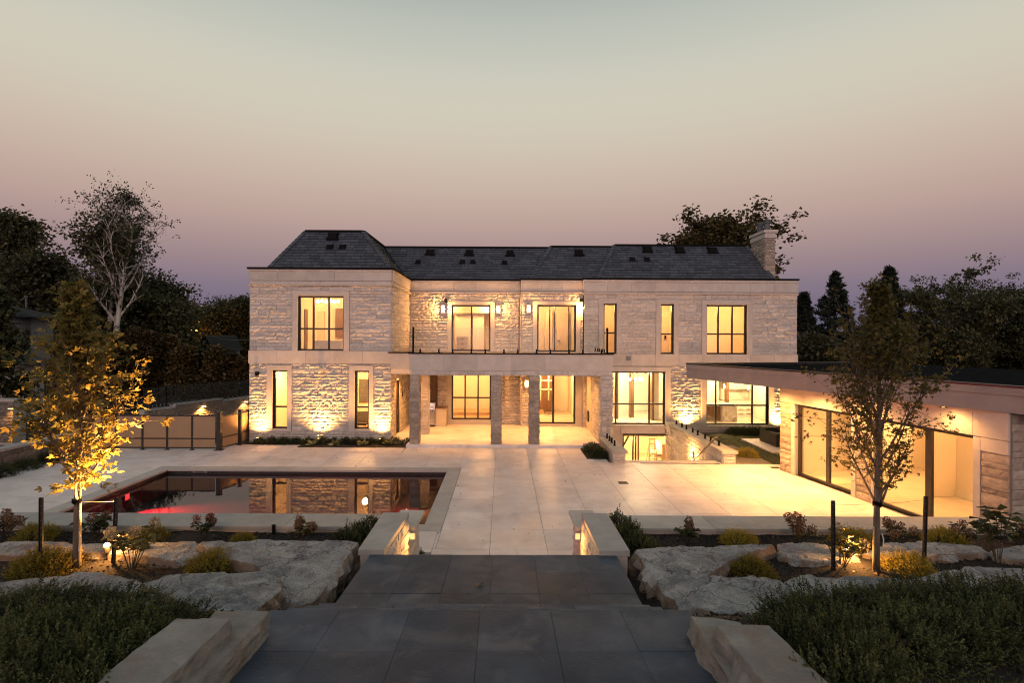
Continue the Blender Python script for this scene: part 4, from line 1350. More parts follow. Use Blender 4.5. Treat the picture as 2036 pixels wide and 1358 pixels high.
BO = [
 ([(392, 1080), (470, 1077), (560, 1074), (650, 1077), (713, 1080), (700, 1102), (668, 1140), (625, 1197), (590, 1200), (556, 1190), (548, 1150), (505, 1124), (425, 1104)], 1.45, .35, 'large flat-topped grey boulder against the lower landing on the pool side', 1),
 ([(-80, 1080), (60, 1080), (150, 1082), (250, 1080), (330, 1078), (392, 1080), (398, 1104), (350, 1116), (290, 1112), (200, 1100), (110, 1098), (40, 1106), (-80, 1114)], 1.36, .5, 'long pale boulder ledge behind the stake and young tree on the pool side', 2),
 ([(270, 1160), (330, 1148), (420, 1142), (520, 1136), (552, 1144), (560, 1165), (540, 1188), (505, 1212), (430, 1218), (370, 1200), (310, 1175)], 1.62, .8, 'rough grey boulder with broken tan face just beyond the cut blocks, pool side', 3),
 ([(-90, 1178), (-20, 1160), (70, 1150), (160, 1141), (240, 1144), (278, 1158), (310, 1176), (320, 1215), (160, 1230), (-20, 1220), (-90, 1215)], 1.62, .9, 'pale boulder rising behind the dark hedge on the pool side', 4),
 ([(1262, 1092), (1340, 1088), (1430, 1084), (1500, 1082), (1540, 1086), (1500, 1100), (1448, 1116), (1425, 1132), (1400, 1150), (1375, 1175), (1345, 1204), (1322, 1178), (1290, 1134)], 1.45, .35, 'large flat-topped grey boulder against the lower landing on the pavilion side', 5),
 ([(1545, 1086), (1600, 1078), (1660, 1084), (1708, 1092), (1700, 1108), (1650, 1118), (1590, 1116), (1555, 1106)], 1.36, .5, 'blue-grey boulder behind the glowing spotlight by the slim tree', 6),
 ([(1716, 1100), (1760, 1084), (1800, 1078), (1880, 1080), (1950, 1086), (1975, 1096), (1930, 1106), (1850, 1108), (1770, 1106)], 1.34, .5, 'pinkish grey boulder beyond the perforated stake near the pavilion', 7),
 ([(1338, 1162), (1372, 1153), (1430, 1147), (1500, 1149), (1556, 1158), (1562, 1172), (1545, 1205), (1490, 1226), (1420, 1218), (1372, 1200)], 1.62, .8, 'grey boulder with white veins just beyond the cut blocks on the pavilion side', 8),
 ([(1545, 1164), (1570, 1152), (1606, 1142), (1680, 1146), (1760, 1146), (1806, 1154), (1800, 1185), (1700, 1195), (1580, 1188)], 1.62, .9, 'pale boulder behind the boxwood at the foot of the slim tree', 9),
 ([(1790, 1158), (1840, 1147), (1900, 1134), (1960, 1124), (2080, 1128), (2140, 1140), (2120, 1180), (1960, 1185), (1820, 1180)], 1.66, .9, 'humped grey boulder behind the boxwood row nearest the pavilion corner', 10),
 ([(1970, 1092), (2040, 1084), (2120, 1084), (2140, 1106), (2060, 1114), (1990, 1112)], 1.34, .5, 'grey boulder beneath the tall broad-leaved plant near the pavilion corner', 11),
]
for poly, zt_, zb_, lab, sd in BO:
    boulder('boulder', poly, zt_, zb_, lab, sd)
def cutblock(poly, zt_, zb_, lab, sd):
    boulder('stone_block', poly, zt_, zb_, lab, sd, 'stone block', lump=.016, flare=.02, mat='cut', crag=.06)
cutblock([(352, 1228.5), (405, 1230), (460.6, 1232), (420, 1270), (370, 1318), (322, 1358), (260, 1416), (140, 1416), (215, 1336), (285, 1280)], 2.44, 1.7, 'nearest long cut limestone block edging the near landing on the pool side', 21)
cutblock([(428, 1214), (480, 1214), (536, 1215), (505, 1252), (450, 1305), (400, 1350), (320, 1420), (230, 1420), (330, 1330), (400, 1250)], 2.30, 1.7, 'lower cut limestone block tucked against the near landing on the pool side', 22)
cutblock([(1374, 1226), (1420, 1228), (1470, 1236), (1500, 1262), (1540, 1310), (1600, 1380), (1480, 1400), (1440, 1330), (1400, 1275)], 2.28, 1.7, 'lower cut limestone block tucked against the near landing on the pavilion side', 23)
cutblock([(1424, 1243), (1475, 1241), (1530, 1243), (1575, 1285), (1640, 1350), (1700, 1410), (1570, 1420), (1510, 1350), (1465, 1295)], 2.44, 1.7, 'nearest long cut limestone block edging the near landing on the pavilion side', 24)

# ================================================================== PAVILION
PA = Vector((9.72, 19.28, 0)); PE = Vector((.1565, -.9877, 0)); PN = Vector((-.9877, -.1565, 0))
fV = lambda u, d, z: (PA.x + PE.x * u + PN.x * d, PA.y + PE.y * u + PN.y * d, z)
def pu(px, py):
    k = ray(px, py)[0]
    return (k * PA.y - PA.x) / (PE.x - k * PE.y)
pav = root('pavilion', (12, 15.5, 0), 'flat-roofed limestone garden pavilion with lit sliding glass doors and deep stone fascia', 'pavilion')
uE = pu(2009, 950)
o1 = (pu(1582, 880), pu(1695, 900), .02, 2.41)
o2 = (pu(1738, 900), pu(1938, 950), .02, 2.41)
pwl = backing(pav, fV, 0, uE, -.1, 3.04, [o1, o2])
sm_ = .16
masonry(pav, fV, 0, o1[0] - sm_, 0, 2.4, 17, part=pwl, mat='stonedark', relief=.03, course=.2, wmin=.3, wmax=.8)
masonry(pav, fV, o1[1] + sm_, o2[0] - .04, 0, 2.4, 15, part=pwl, mat='stonedark', relief=.03, course=.2, wmin=.3, wmax=.8)
masonry(pav, fV, o2[1] + sm_, uE, 0, 2.1, 12, part=pwl, mat='stonedark', relief=.018, course=.22, wmin=.3, wmax=.8)
for r, a, b in ((o1, sm_, sm_), (o2, .04, sm_)):
    for p, q in ((r[0] - a + .004, r[0]), (r[1], r[1] + b - .004)):
        mb = MB(fV); mb.box(p, q, -.28, .05, 0, 2.4); mb.build('door_jamb', M['smooth'], pav)
band(fV, 0, o1[1] + sm_ + .3, 2.414, 3.03, 3, -.05, .05, parent=pav, name='lintel_panel')
band(fV, o1[1] + sm_ + .3, uE, 2.414, 3.03, 5, -.05, .05, parent=pav, name='lintel_panel')
band(fV, o2[1] + sm_, uE, 2.105, 2.41, 1, -.05, .05, parent=pav, name='lintel_panel')
window(fV, o1, ((pu(1640, 900) - o1[0]) / (o1[1] - o1[0]),), (), pav, 'sliding_door', fw=.09, bar=.14)
window(fV, o2, ((pu(1839, 900) - o2[0]) / (o2[1] - o2[0]),), (), pav, 'sliding_door', fw=.09, bar=.17)
fVs = lambda u, d, z: fV(uE + d, -u, z)        # south end wall
p2 = backing(pav, fVs, 0, 6.5, -.1, 3.04)
masonry(pav, fVs, 0.02, 3.2, .6, 3.0, 12, part=p2, mat='stonedark', relief=.02, course=.2, wmin=.3, wmax=.8)
um = (o1[1] + o2[0]) / 2
fVn = lambda u, d, z: fV(-d, -u, z)
p3 = backing(pav, fVn, 0, 6.5, -.1, 3.04)
masonry(pav, fVn, 0.02, 1.0, 0, 3.0, 19, part=p3, mat='stonedark', relief=.03, course=.2, seen=False)
mb = MB(fV)
mb.quad((.3, -6.2, 0), (um, -6.2, 0), (um, -6.2, 2.9), (.3, -6.2, 2.9)); mb.quad((um, -3.7, 0), (uE - .3, -3.7, 0), (uE - .3, -3.7, 2.9), (um, -3.7, 2.9)); mb.box(um + .085, pu(1862, 900) - 1.0, -3.69, -3.0, .022, 2.89); mb.quad((.304, -.3, 0), (.304, -6.2, 0), (.304, -6.2, 2.9), (.304, -.3, 2.9)); mb.quad((uE - .304, -.3, 0), (uE - .304, -6.2, 0), (uE - .304, -6.2, 2.9), (uE - .304, -.3, 2.9))
mb.quad((.3, -.3, 2.9), (uE - .3, -.3, 2.9), (uE - .3, -6.2, 2.9), (.3, -6.2, 2.9))
mb.box(um - .08, um + .08, -6.19, -2.2, .022, 2.89)
mb.box(1.1, 1.25, -4.0, -2.5, .022, 2.89)
mb.build('room_wall', M['paint'], pav)
mb = MB(fV); mb.box(.0, uE - .3, -6.2, -.01, -.08, .02); mb.build('room_floor', M['pale_floor'], pav)
mb = MB(fV); mb.box(pu(1862, 900) - .99, uE - .31, -3.69, -3.64, .022, .2); mb.box(um + .09, pu(1862, 900) - .98, -2.998, -2.95, .022, .2); mb.box(.31, um - .09, -6.19, -6.14, .022, .2); mb.build('skirting', M['white'], pav)
mb = MB(fV); mb.box(uE - .9, uE - .31, -3.6, -2.2, .022, .95); cb = mb.build('vanity_cabinet', M['cream'], pav)
mb = MB(fV); mb.box(uE - .94, uE - .31, -3.62, -2.16, .951, .99); mb.build('worktop', M['marble'], cb)
mb = MB(fV); mb.box(.7, 1.05, -2.7, -2.6, .022, 2.1); mb.build('interior_door', M['walnut'], pav)
zb_, zt_ = 3.03, 3.55
pr = [(7.30, 21.8), (11.22, 10.9), (19.5, 12.4), (17.2, 24.2)]
mb = MB(); mb.prism(pr, zb_ + .012, zt_); rf = mb.build('roof', M['deck'], pav)
def edge(a, b, name, mat, w0, w1, z0, z1, n=1, trim=(0, 0)):
    a, b = Vector((*a, 0)), Vector((*b, 0))
    e = (b - a).normalized(); nn = Vector((e.y, -e.x, 0))
    L = (b - a).length
    for k in range(n):
        s0, s1 = a + e * (L * k / n + .002 - (w1 * trim[0] if k == 0 else 0)), a + e * (L * (k + 1) / n - .002 + (w1 * trim[1] if k == n - 1 else 0))
        mb = MB(); mb.add([tuple(p + nn * w + Vector((0, 0, z))) for z in (z0, z1) for p, w in ((s0, w0), (s1, w0), (s1, w1), (s0, w1))],
                          [(0, 1, 2, 3), (4, 7, 6, 5), (0, 4, 5, 1), (1, 5, 6, 2), (2, 6, 7, 3), (3, 7, 4, 0)], rng.random())
        mb.build(name, M[mat], rf)
cxy = (sum(p[0] for p in pr) / 4, sum(p[1] for p in pr) / 4)
for i, (a, b, n) in enumerate(((pr[0], pr[1], 5), (pr[1], pr[2], 4), (pr[3], pr[0], 4))):
    sgn = 1 if (Vector(b) - Vector(a)).cross(Vector(cxy) - Vector(a)) > 0 else -1
    edge(a, b, 'fascia_panel', 'fascia', .002 * sgn, .06 * sgn, zb_ + .004, zt_ - .14, n)
    edge(a, b, 'fascia_band', 'fascia', .002 * sgn, .085 * sgn, zt_ - .138, zt_ + .03, n)
    edge(a, b, 'roof_edging', 'bronze', -.12 * sgn, .10 * sgn, zt_ + .032, zt_ + .075)
mb = MB(); mb.prism([(7.36, 21.7), (11.24, 11.0), (19.4, 12.45), (17.15, 24.1)], zb_, zb_ + .01); mb.build('soffit', M['cream'], rf)

# ================================================================== FENCE, SIDE WALLS
fence = root('privacy_fence', (-13, 22.5, 0), 'tan panel fence with dark frame standing at the far end of the pool terrace', 'fence')
yf = G(436, 895)[1]
fxs = [P(px, 850, yf)[0] for px in (127, 180, 232, 284, 333, 382.5, 430)]
fz0, fz1, fzm = .06, P(360, 826, yf)[1], P(360, 872, yf)[1]
for k, (a, b) in enumerate(zip(fxs, fxs[1:])):
    for z0_, z1_ in ((fz0 + .05, fzm - .02), (fzm + .02, fz1 - .03)):
        mb = MB(); mb.box(a + .035, b - .035, yf - .01, yf + .01, z0_, z1_); mb.build('fence_panel', M['tan'], fence)
    for z in (fz0 + .025, fzm, fz1 - .015):
        mb = MB(); mb.box(a + .036, b - .036, yf - .03, yf + .03, z - .022, z + .022); mb.build('rail', M['bronze'], fence)
for x in fxs[:-1]:
    mb = MB(); mb.box(x - .035, x + .035, yf - .035, yf + .035, 0, fz1 + .01); mb.box(x - .09, x + .09, yf - .07, yf + .07, 0, .015); mb.build('post', M['bronze'], fence)
pA = (P(436, 895, yf)[0], yf)
pB = G(477, 884.5); pC = G(501, 875)
pts_ = [pA, pB, pC]
for (x, y), h_, w in ((pA, 1.52, .17), (pB, 1.46, .12), (pC, 1.46, .12)):
    mb = MB(); mb.box(x - w / 2, x + w / 2, y - w / 2, y + w / 2, 0, h_); mb.box(x - w / 2 - .02, x + w / 2 + .02, y - w / 2 - .02, y + w / 2 + .02, h_, h_ + .03); mb.box(x - w, x + w, y - w, y + w, 0, .015)
    mb.build('post', M['bronze'], fence)
def panelrun(t, a, b, name):
    a, b = Vector((*a, 0)), Vector((*b, 0))
    e = (b - a).normalized()
    a, b = a + e * .09, b - e * .075
    for z0_, z1_ in ((.11, .46), (.51, 1.31)):
        mb = MB(); mb.bar(a + e * .05 + Vector((0, 0, (z0_ + z1_) / 2)), b - e * .05 + Vector((0, 0, (z0_ + z1_) / 2)), .02, z1_ - z0_); mb.build('panel', M['tan'], t)
    mb = MB()
    for z in (.085, .485, 1.34): mb.bar(a + Vector((0, 0, z)), b + Vector((0, 0, z)), .05, .05)
    for p in (a, b): mb.bar(p + Vector((0, 0, .06)), p + Vector((0, 0, 1.365)), .05, .05)
    mb.build(name, M['bronze'], t)
gate = root('garden_gate', (pA[0] + .3, pA[1] + .5, 0), 'tan panelled gate with dark frame and latch between the corner post and the middle post', 'gate')
panelrun(gate, pA, pB, 'gate_frame')
mb = MB(); mb.box(pB[0] - .16, pB[0] - .10, pB[1] - .16, pB[1] - .06, .85, 1.1); mb.build('latch', M['black'], gate)
panelrun(fence, pB, pC, 'rail')

def ret_wall(name, label, pts, zs, zbot, t_=.35, course=.17, cap=.09, relief=.025, mat='stonedark', capm='wallcap', step=None):
    t = root(name, (*pts[0], 0), label, 'wall')
    for k, (a, b) in enumerate(zip(pts, pts[1:])):
        a, b = Vector((*a, 0)), Vector((*b, 0))
        L = (b - a).length; e = (b - a) / L; n = Vector((e.y, -e.x, 0))
        fr = lambda u, d, z, a=a, e=e, n=n: (a.x + e.x * u + n.x * d, a.y + e.y * u + n.y * d, z)
        z = zs[k]
        mb = MB(fr); mb.box(0, L, -t_, 0, zbot, z - cap); core = mb.build('core', M['mortar'], t)
        masonry(t, fr, 0, L, max(zbot, -.05), z - cap - .003, (a + b).length / 2, part=core, relief=relief, course=course, mat=mat, wmin=.25, wmax=.6)
        mb = MB(fr); mb.box(-.0, L, -t_ - .04, .07, z - cap + .002, z); mb.build('wall_cap', M[capm], t)
    return t
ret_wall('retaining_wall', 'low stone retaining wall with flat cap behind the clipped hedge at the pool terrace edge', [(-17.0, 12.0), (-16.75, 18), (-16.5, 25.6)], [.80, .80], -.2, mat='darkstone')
drv = [P(px, 800, 27)[0] for px in (0,)]
w2 = []
for (px, py, Y) in ((286, 816, 26.2), (348, 806, 27.6), (442, 798, 30.4), (512, 793, 33.0)):
    x, z = P(px, py, Y); w2.append((x, Y, z))
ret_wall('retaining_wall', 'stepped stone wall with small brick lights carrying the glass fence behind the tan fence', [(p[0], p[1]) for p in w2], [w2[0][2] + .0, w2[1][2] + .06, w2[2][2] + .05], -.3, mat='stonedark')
gp = [(p[0] - .12, p[1] + .1) for p in w2]
glass_rail('glass_fence', 'tinted glass fence stepping along the stone wall behind the tan fence', gp, 1.1, .98, [4, 5, 4], mat='fenceglass', clampm='lead', zs=[w2[0][2] + .02, w2[1][2] + .05, w2[2][2] + .06, w2[2][2] + .05], clamph=.13)
mb = MB(); a0 = P(0, 812, 24)[0]
for px0, px1, Y in ((-40, 27, 23.5),):
    x0_, x1_ = P(px0, 850, Y)[0], P(px1, 850, Y)[0]
    t = root('gate_pillar', (x1_, Y, 0), 'square stone gate pillar glowing warmly beyond the retaining wall at the picture edge', 'pillar')
    mb = MB(); mb.box(x0_, x1_, Y, Y + .6, -.1, 1.75); mb.box(x0_ - .05, x1_ + .05, Y - .05, Y + .65, 1.752, 1.83); c_ = mb.build('core', M['mortar'], t)
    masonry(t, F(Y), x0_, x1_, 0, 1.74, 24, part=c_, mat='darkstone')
# ================================================================== PLANTS
nr = np.random.default_rng(7)
def unit(n):
    v = nr.normal(size=(n, 3))
    return v / np.linalg.norm(v, axis=1, keepdims=True)

# ---- boxwood and other mounds: sprigs of leaves pointing outwards from a lumpy dome
def mound_mesh(name, rx, rz, nsprig, nleaf, leaf, mat, lump=.25, wr=.5, sprig=.09, seed=0, tip_tone=1.0, inner=.35, spread=.55, shell=.28):
    g = np.random.default_rng(seed)
    d = g.normal(size=(nsprig, 3)); d /= np.linalg.norm(d, axis=1, keepdims=True)
    d[:, 2] = np.abs(d[:, 2]) * 1.0 - .12
    ph = g.uniform(0, 6.28, 6)
    az = np.arctan2(d[:, 1], d[:, 0])
    lumpf = 1 + lump * (.5 * np.sin(3 * az + ph[0] + 2 * d[:, 2]) + .4 * np.sin(5 * az + ph[1] - 5 * d[:, 2]) + .35 * np.sin(9 * az + 7 * d[:, 2] + ph[2]))
    rr = (g.random(nsprig) ** shell) * (1 - inner) + inner
    rr *= lumpf * g.uniform(.88, 1.1, nsprig)
    base = d * rr[:, None] * np.array([rx, rx, rz])
    base[:, 2] = np.maximum(base[:, 2], .01)
    dirs = d * np.array([.8, .8, .7]) + np.array([0, 0, .55]) + g.normal(size=(nsprig, 3)) * .28
    dirs /= np.linalg.norm(dirs, axis=1, keepdims=True)
    k = np.repeat(np.arange(nsprig), nleaf)
    t = np.tile(np.linspace(0, 1, nleaf), nsprig)
    C = base[k] + dirs[k] * (t * sprig)[:, None]
    side = g.normal(size=(len(k), 3))
    D = dirs[k] * .75 + side * spread
    S = leaf * g.uniform(.7, 1.25, len(k)) * (1 - .25 * t)
    q = leaf_quads(C, D, S, wr, g)
    tone = np.clip((rr[k] / np.maximum(lumpf[k], .1) - .75) * 1.2 + t * .45 * tip_tone + g.uniform(-.2, .3, len(k)), 0, 1)  # inner leaves darker: the shade of the gaps is put into leaf colour
    return quads_mesh(name, q, mat, tone)
def stems_mesh(name, rx, rz, n, seed, mat):
    g = random.Random(seed)
    mb = MB()
    for i in range(n):
        a, t = g.uniform(0, 6.28), g.uniform(.2, .75)
        mb.tube([(0.03 * math.cos(a), .03 * math.sin(a), -.04), (rx * t * .5 * math.cos(a), rx * t * .5 * math.sin(a), rz * .45), (rx * t * math.cos(a), rx * t * math.sin(a), rz * .8)], [.009, .007, .004], 4)
    o = mb.build(name, mat)
    me = o.data
    bpy.data.objects.remove(o)
    return me
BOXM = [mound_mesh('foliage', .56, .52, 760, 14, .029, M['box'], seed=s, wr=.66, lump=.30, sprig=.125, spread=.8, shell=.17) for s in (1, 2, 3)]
BOXS = stems_mesh('stem', .5, .5, 14, 4, M['darkbark'])
SMALLM = [mound_mesh('foliage', .34, .36, 420, 8, .038, M['box'], seed=s, wr=.6, sprig=.09) for s in (11, 12)]
SMALLS = stems_mesh('stem', .3, .34, 8, 5, M['darkbark'])
def shrub(name, loc, mesh, stem, label, cat='shrub', group=None, rz=0, sc=1.0, scz=None):
    t = root(name, loc, label, cat, group, local=True, rz=rz)
    t.scale = (sc, sc, scz or sc)
    o = obj_from('foliage', mesh, t)
    if stem is not None: obj_from('stem', stem, t)
    return t
# dark hedge in the near pool-side corner
HL = [(322, 1196, 4.85), (255, 1180, 4.95), (185, 1172, 5.05), (110, 1170, 5.05), (30, 1178, 5.0), (-50, 1185, 5.0), (290, 1228, 4.35), (215, 1215, 4.4), (135, 1213, 4.4), (50, 1222, 4.35), (-30, 1225, 4.3),
      (225, 1270, 3.85), (140, 1262, 3.85), (55, 1270, 3.8), (-30, 1270, 3.8), (130, 1318, 3.35), (40, 1325, 3.3), (-20, 1330, 3.3)]
for i, (px, py, Y) in enumerate(HL):
    x, z = P(px, py, Y)
    h = z - 1.95
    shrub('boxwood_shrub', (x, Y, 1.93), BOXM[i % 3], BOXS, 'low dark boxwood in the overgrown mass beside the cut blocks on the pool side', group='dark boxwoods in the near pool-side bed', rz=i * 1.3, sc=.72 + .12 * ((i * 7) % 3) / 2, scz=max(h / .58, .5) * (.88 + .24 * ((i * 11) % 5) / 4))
HR = [(1592, 1178, 4.9), (1660, 1170, 5.0), (1735, 1163, 5.1), (1810, 1156, 5.2), (1885, 1152, 5.25), (1960, 1150, 5.25), (2035, 1150, 5.25), (2100, 1152, 5.2), (1612, 1218, 4.4), (1690, 1215, 4.45), (1770, 1208, 4.6), (1850, 1202, 4.7), (1930, 1196, 4.75), (2010, 1192, 4.75),
      (1655, 1258, 3.95), (1728, 1266, 3.85), (1718, 1322, 3.45)]
for i, (px, py, Y) in enumerate(HR):
    x, z = P(px, py, Y)
    h = z - 1.95
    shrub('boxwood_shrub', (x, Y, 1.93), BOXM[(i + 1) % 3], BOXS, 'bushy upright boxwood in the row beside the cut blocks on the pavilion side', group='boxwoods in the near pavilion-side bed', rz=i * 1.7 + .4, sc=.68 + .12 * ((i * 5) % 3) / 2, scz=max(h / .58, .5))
for i, (px, py, Y, s) in enumerate([(733, 1022, 10.9, .95), (708, 1042, 10.3, .9), (688, 1058, 9.7, .85)]):
    x, z = P(px, py, Y)
    shrub('boxwood_shrub', (x, Y, .66 if Y > 9.7 else .8), SMALLM[i % 2], SMALLS, 'clipped boxwood in the line hugging the pier on the pool side', group='boxwoods along the pool-side pier', rz=i, sc=s, scz=max((z - .68) / .42, .6))
for i, (px, py, Y, s) in enumerate([(1231, 1012, 10.9, .9), (1250, 1030, 10.2, .92), (1270, 1050, 9.7, .9), (1292, 1068, 9.2, .8)]):
    x, z = P(px, py, Y)
    shrub('boxwood_shrub', (x, Y, .68), SMALLM[i % 2], SMALLS, 'clipped boxwood in the line hugging the pier on the pavilion side', group='boxwoods along the pavilion-side pier', rz=i + 2, sc=s, scz=max((z - .70) / .42, .6))
x, y = G(829, 1092, .2)
shrub('boxwood_shrub', (x - .1, y + .1, .0), SMALLM[0], SMALLS, 'small boxwood peeping out below the end of the pool-side pier', sc=.6)
for i, (px, py, Y) in enumerate([(1176, 880, 22.3), (1184, 886, 21.7), (1192, 892, 21.2)]):
    x, z = P(px, py, Y)
    shrub('boxwood_shrub', (x, Y, -.03), SMALLM[i % 2], SMALLS, 'rounded boxwood beside the short stairwell wall', group='boxwoods beside the short stairwell wall', rz=i, sc=1.05)
for i in range(13):
    px = 515 + i * 24.5
    x, z = P(px, 868, 23.52)
    shrub('boxwood_shrub', (x, 23.54, -.03), SMALLM[i % 2], SMALLS, 'clipped boxwood in the low hedge along the wing wall with two tall slot windows', group='low hedge along the window wing', rz=i * 2.1, sc=.82 + .1 * (i % 3) / 2)
for i in range(7):
    px = 1459 + i * 12
    x, z = P(px, 858, 26.9)
    shrub('boxwood_shrub', (x, 26.95, -.1), SMALLM[i % 2], SMALLS, 'clipped boxwood in the hedge under the kitchen window', group='hedge under the kitchen window', rz=i, sc=1.0)
for i in range(9):
    y_ = 13.2 + i * .95
    shrub('boxwood_shrub', (-16.35, y_, -.05), SMALLM[i % 2], SMALLS, 'clipped boxwood in the hedge along the side retaining wall', group='hedge along the side retaining wall', rz=i, sc=1.15)
# bed soil under the wing hedge
mb = MB(); ex = P(590, 889, 22.8)[0]
mb.box(-11.15, ex, 23.36, YL - .01, -.1, .012); mb.box(ex, XP0 - .135, 22.84, YL - .01, -.1, .016); mb.box(3.22, 4.0, 20.92, 22.85, -.1, .014); mb.box(-16.75, -16.22, 12, 18, -.1, .02)
struct(mb.build('planting_bed', M['mulch']))

# ---- spirea mounds, hydrangeas, hostas
SPI = [mound_mesh('foliage', .30, .26, 800, 7, .030, M['spirea'], lump=.2, wr=.5, sprig=.09, seed=s) for s in (21, 22)]
SPISTEM = stems_mesh('stem', .26, .22, 10, 8, M['darkbark'])
for px, py, z, s, lab in ((85, 1140, 1.29, 1.25, 'golden spirea mound behind the perforated stake nearest the picture edge on the pool side'), (423, 1132, 1.29, 1.02, 'golden spirea mound in the gap between the pool-side boulders'),
                          (1495, 1140, 1.29, .88, 'golden spirea mound in the gap between the pavilion-side boulders'), (1808, 1135, 1.29, .95, 'golden spirea mound at the foot of the perforated stake near the pavilion'),
                          (1468, 1082, .7, 1.0, 'bright yellow spirea mound in the bed before the low wall on the pavilion side'), (1697, 1083, .7, 1.15, 'yellow-green spirea mound behind the glowing spotlight'),
                          (1878, 1082, .7, 1.1, 'yellow-green spirea mound in the bed beyond the perforated stake near the pavilion'), (70, 1074, .7, 1.1, 'olive spirea mound in the bed before the low wall at the picture edge'),
                          (300, 1072, .7, .9, 'small olive spirea in the bed beside the lit hydrangea'), (482, 1078, .7, .7, 'low russet-tipped spirea in the dark mulch before the pool wall')):
    x, y = G(px, py, z)
    shrub('spirea_shrub', (x, y, z - .03), SPI[int(px) % 2], SPISTEM, lab, rz=px, sc=s)
x, y = G(1485, 910, -.1)
shrub('spirea_shrub', (x, y, -.1), SPI[0], SPISTEM, 'small yellow shrub on the lawn at the end of the stairwell wall', rz=1, sc=1.3)

def hydrangea(name, loc, label, h=.55, r=.33, nst=9, leafm='hydr', flowerm='russet', nf=4, leaf=.13, seed=1, fr=.075):
    g = np.random.default_rng(seed)
    t = root(name, loc, label, 'hydrangea', local=True)
    mb = MB()
    LC, LD, LS, FC, FD = [], [], [], [], []
    for i in range(nst):
        a = g.uniform(0, 6.28); rr = r * math.sqrt(g.random()); hh = h * g.uniform(.6, 1.0)
        p0 = np.array([.02 * math.cos(a), .02 * math.sin(a), -.05]); p1 = np.array([rr * .5 * math.cos(a), rr * .5 * math.sin(a), hh * .6]); p2 = np.array([rr * math.cos(a), rr * math.sin(a), hh])
        mb.tube([tuple(p0), tuple(p1), tuple(p2)], [.008, .006, .004], 5)
        for f in np.linspace(.3, .98, 5):
            c = p1 + (p2 - p1) * ((f - .3) / .7) if f > .3 else p1
            b = g.uniform(0, 6.28)
            for s in (0, math.pi):
                LC.append(c); LD.append([math.cos(b + s), math.sin(b + s), g.uniform(-.35, .35)]); LS.append(leaf * g.uniform(.7, 1.15))
        if i < nf: FC.append(p2 + np.array([0, 0, .02])); FD.append(p2)
    mb.build('stem', M['darkbark'], t)
    LC, LD, LS = map(np.array, (LC, LD, LS))
    # each leaf: two halves with a fold, drooping tip -> 2 quads
    q = leaf_quads(LC, LD, LS, .66, g, flat=.8)
    obj_from('foliage', quads_mesh('foliage', q, M[leafm], g.random(len(q))), t)
    for c in FC:
        n = 130
        d = g.normal(size=(n, 3)); d /= np.linalg.norm(d, axis=1, keepdims=True)
        rad = fr * g.uniform(.6, 1.05, n)
        C = c + d * rad[:, None] * np.array([1, 1, 1.15])
        q = leaf_quads(C, d * .3 + g.normal(size=(n, 3)) * .8, np.full(n, fr * .42), .9, g)
        obj_from('flower_head', quads_mesh('flower_head', q, M[flowerm], g.random(n)), t)
    return t
for px, py, z, kw, lab in (
    (262, 1128, 1.29, dict(h=.62, r=.36, nst=8, nf=4, leafm='hydr', flowerm='creamflower', leaf=.15, seed=31, fr=.07), 'cream-flowered hydrangea with large leaves lit by the spotlight on the pool side'),
    (188, 1072, .7, dict(h=.5, r=.28, leafm='hydrdark', flowerm='pink', nf=3, leaf=.16, seed=32), 'dark-leaved hydrangea with dull pink heads just beyond the trunk on the pool side'),
    (405, 1073, .7, dict(h=.38, r=.24, leafm='hydrdark', flowerm='pink', nf=4, leaf=.10, seed=33), 'hydrangea with red-pink heads in the bed at the middle of the pool wall'),
    (597, 1075, .7, dict(h=.36, r=.26, leafm='hydr', flowerm='russet', nf=6, leaf=.10, seed=34), 'dense hydrangea with faded russet heads near the pool-side boxwoods'),
    (8, 1070, .7, dict(h=.42, r=.26, leafm='hydrdark', flowerm='russet', nf=6, leaf=.10, seed=35, fr=.09), 'faded hydrangea at the picture edge before the pool wall'),
    (1368, 1077, .7, dict(h=.36, r=.24, leafm='hydrdark', flowerm='russet', nf=3, leaf=.12, seed=36), 'leafy hydrangea nearest the pavilion-side boxwoods'),
    (1583, 1082, .7, dict(h=.5, r=.3, leafm='hydrdark', flowerm='russet', nf=7, leaf=.10, seed=37, fr=.08), 'tall hydrangea with faded tan heads before the low wall near the slim tree'),
    (1785, 1082, .7, dict(h=.42, r=.34, leafm='hydrdark', flowerm='russet', nf=6, leaf=.10, seed=38), 'wide hydrangea with rusty heads just beyond the slim trunk'),
    (1918, 1084, .7, dict(h=.4, r=.28, leafm='hydrdark', flowerm='russet', nf=4, leaf=.10, seed=39), 'hydrangea with rusty heads beside the tall broad-leaved plant'),
    (2030, 1084, .7, dict(h=.5, r=.32, leafm='hydrdark', flowerm='russet', nf=4, leaf=.13, seed=40), 'dark hydrangea at the picture edge below the pavilion corner'),
    (1672, 1128, 1.29, dict(h=.55, r=.34, nst=8, nf=2, leafm='hydr', flowerm='creamflower', leaf=.13, seed=41), 'hydrangea with arching leaves lit from inside by the spotlight on the pavilion side'),
    (1985, 1118, 1.29, dict(h=.85, r=.26, nst=7, nf=0, leafm='hydrdark', leaf=.18, seed=42), 'tall dark broad-leaved plant rising in front of the pavilion corner pier')):
    x, y = G(px, py, z)
    hydrangea('hydrangea_shrub', (x, y, z - .02), lab, **kw)
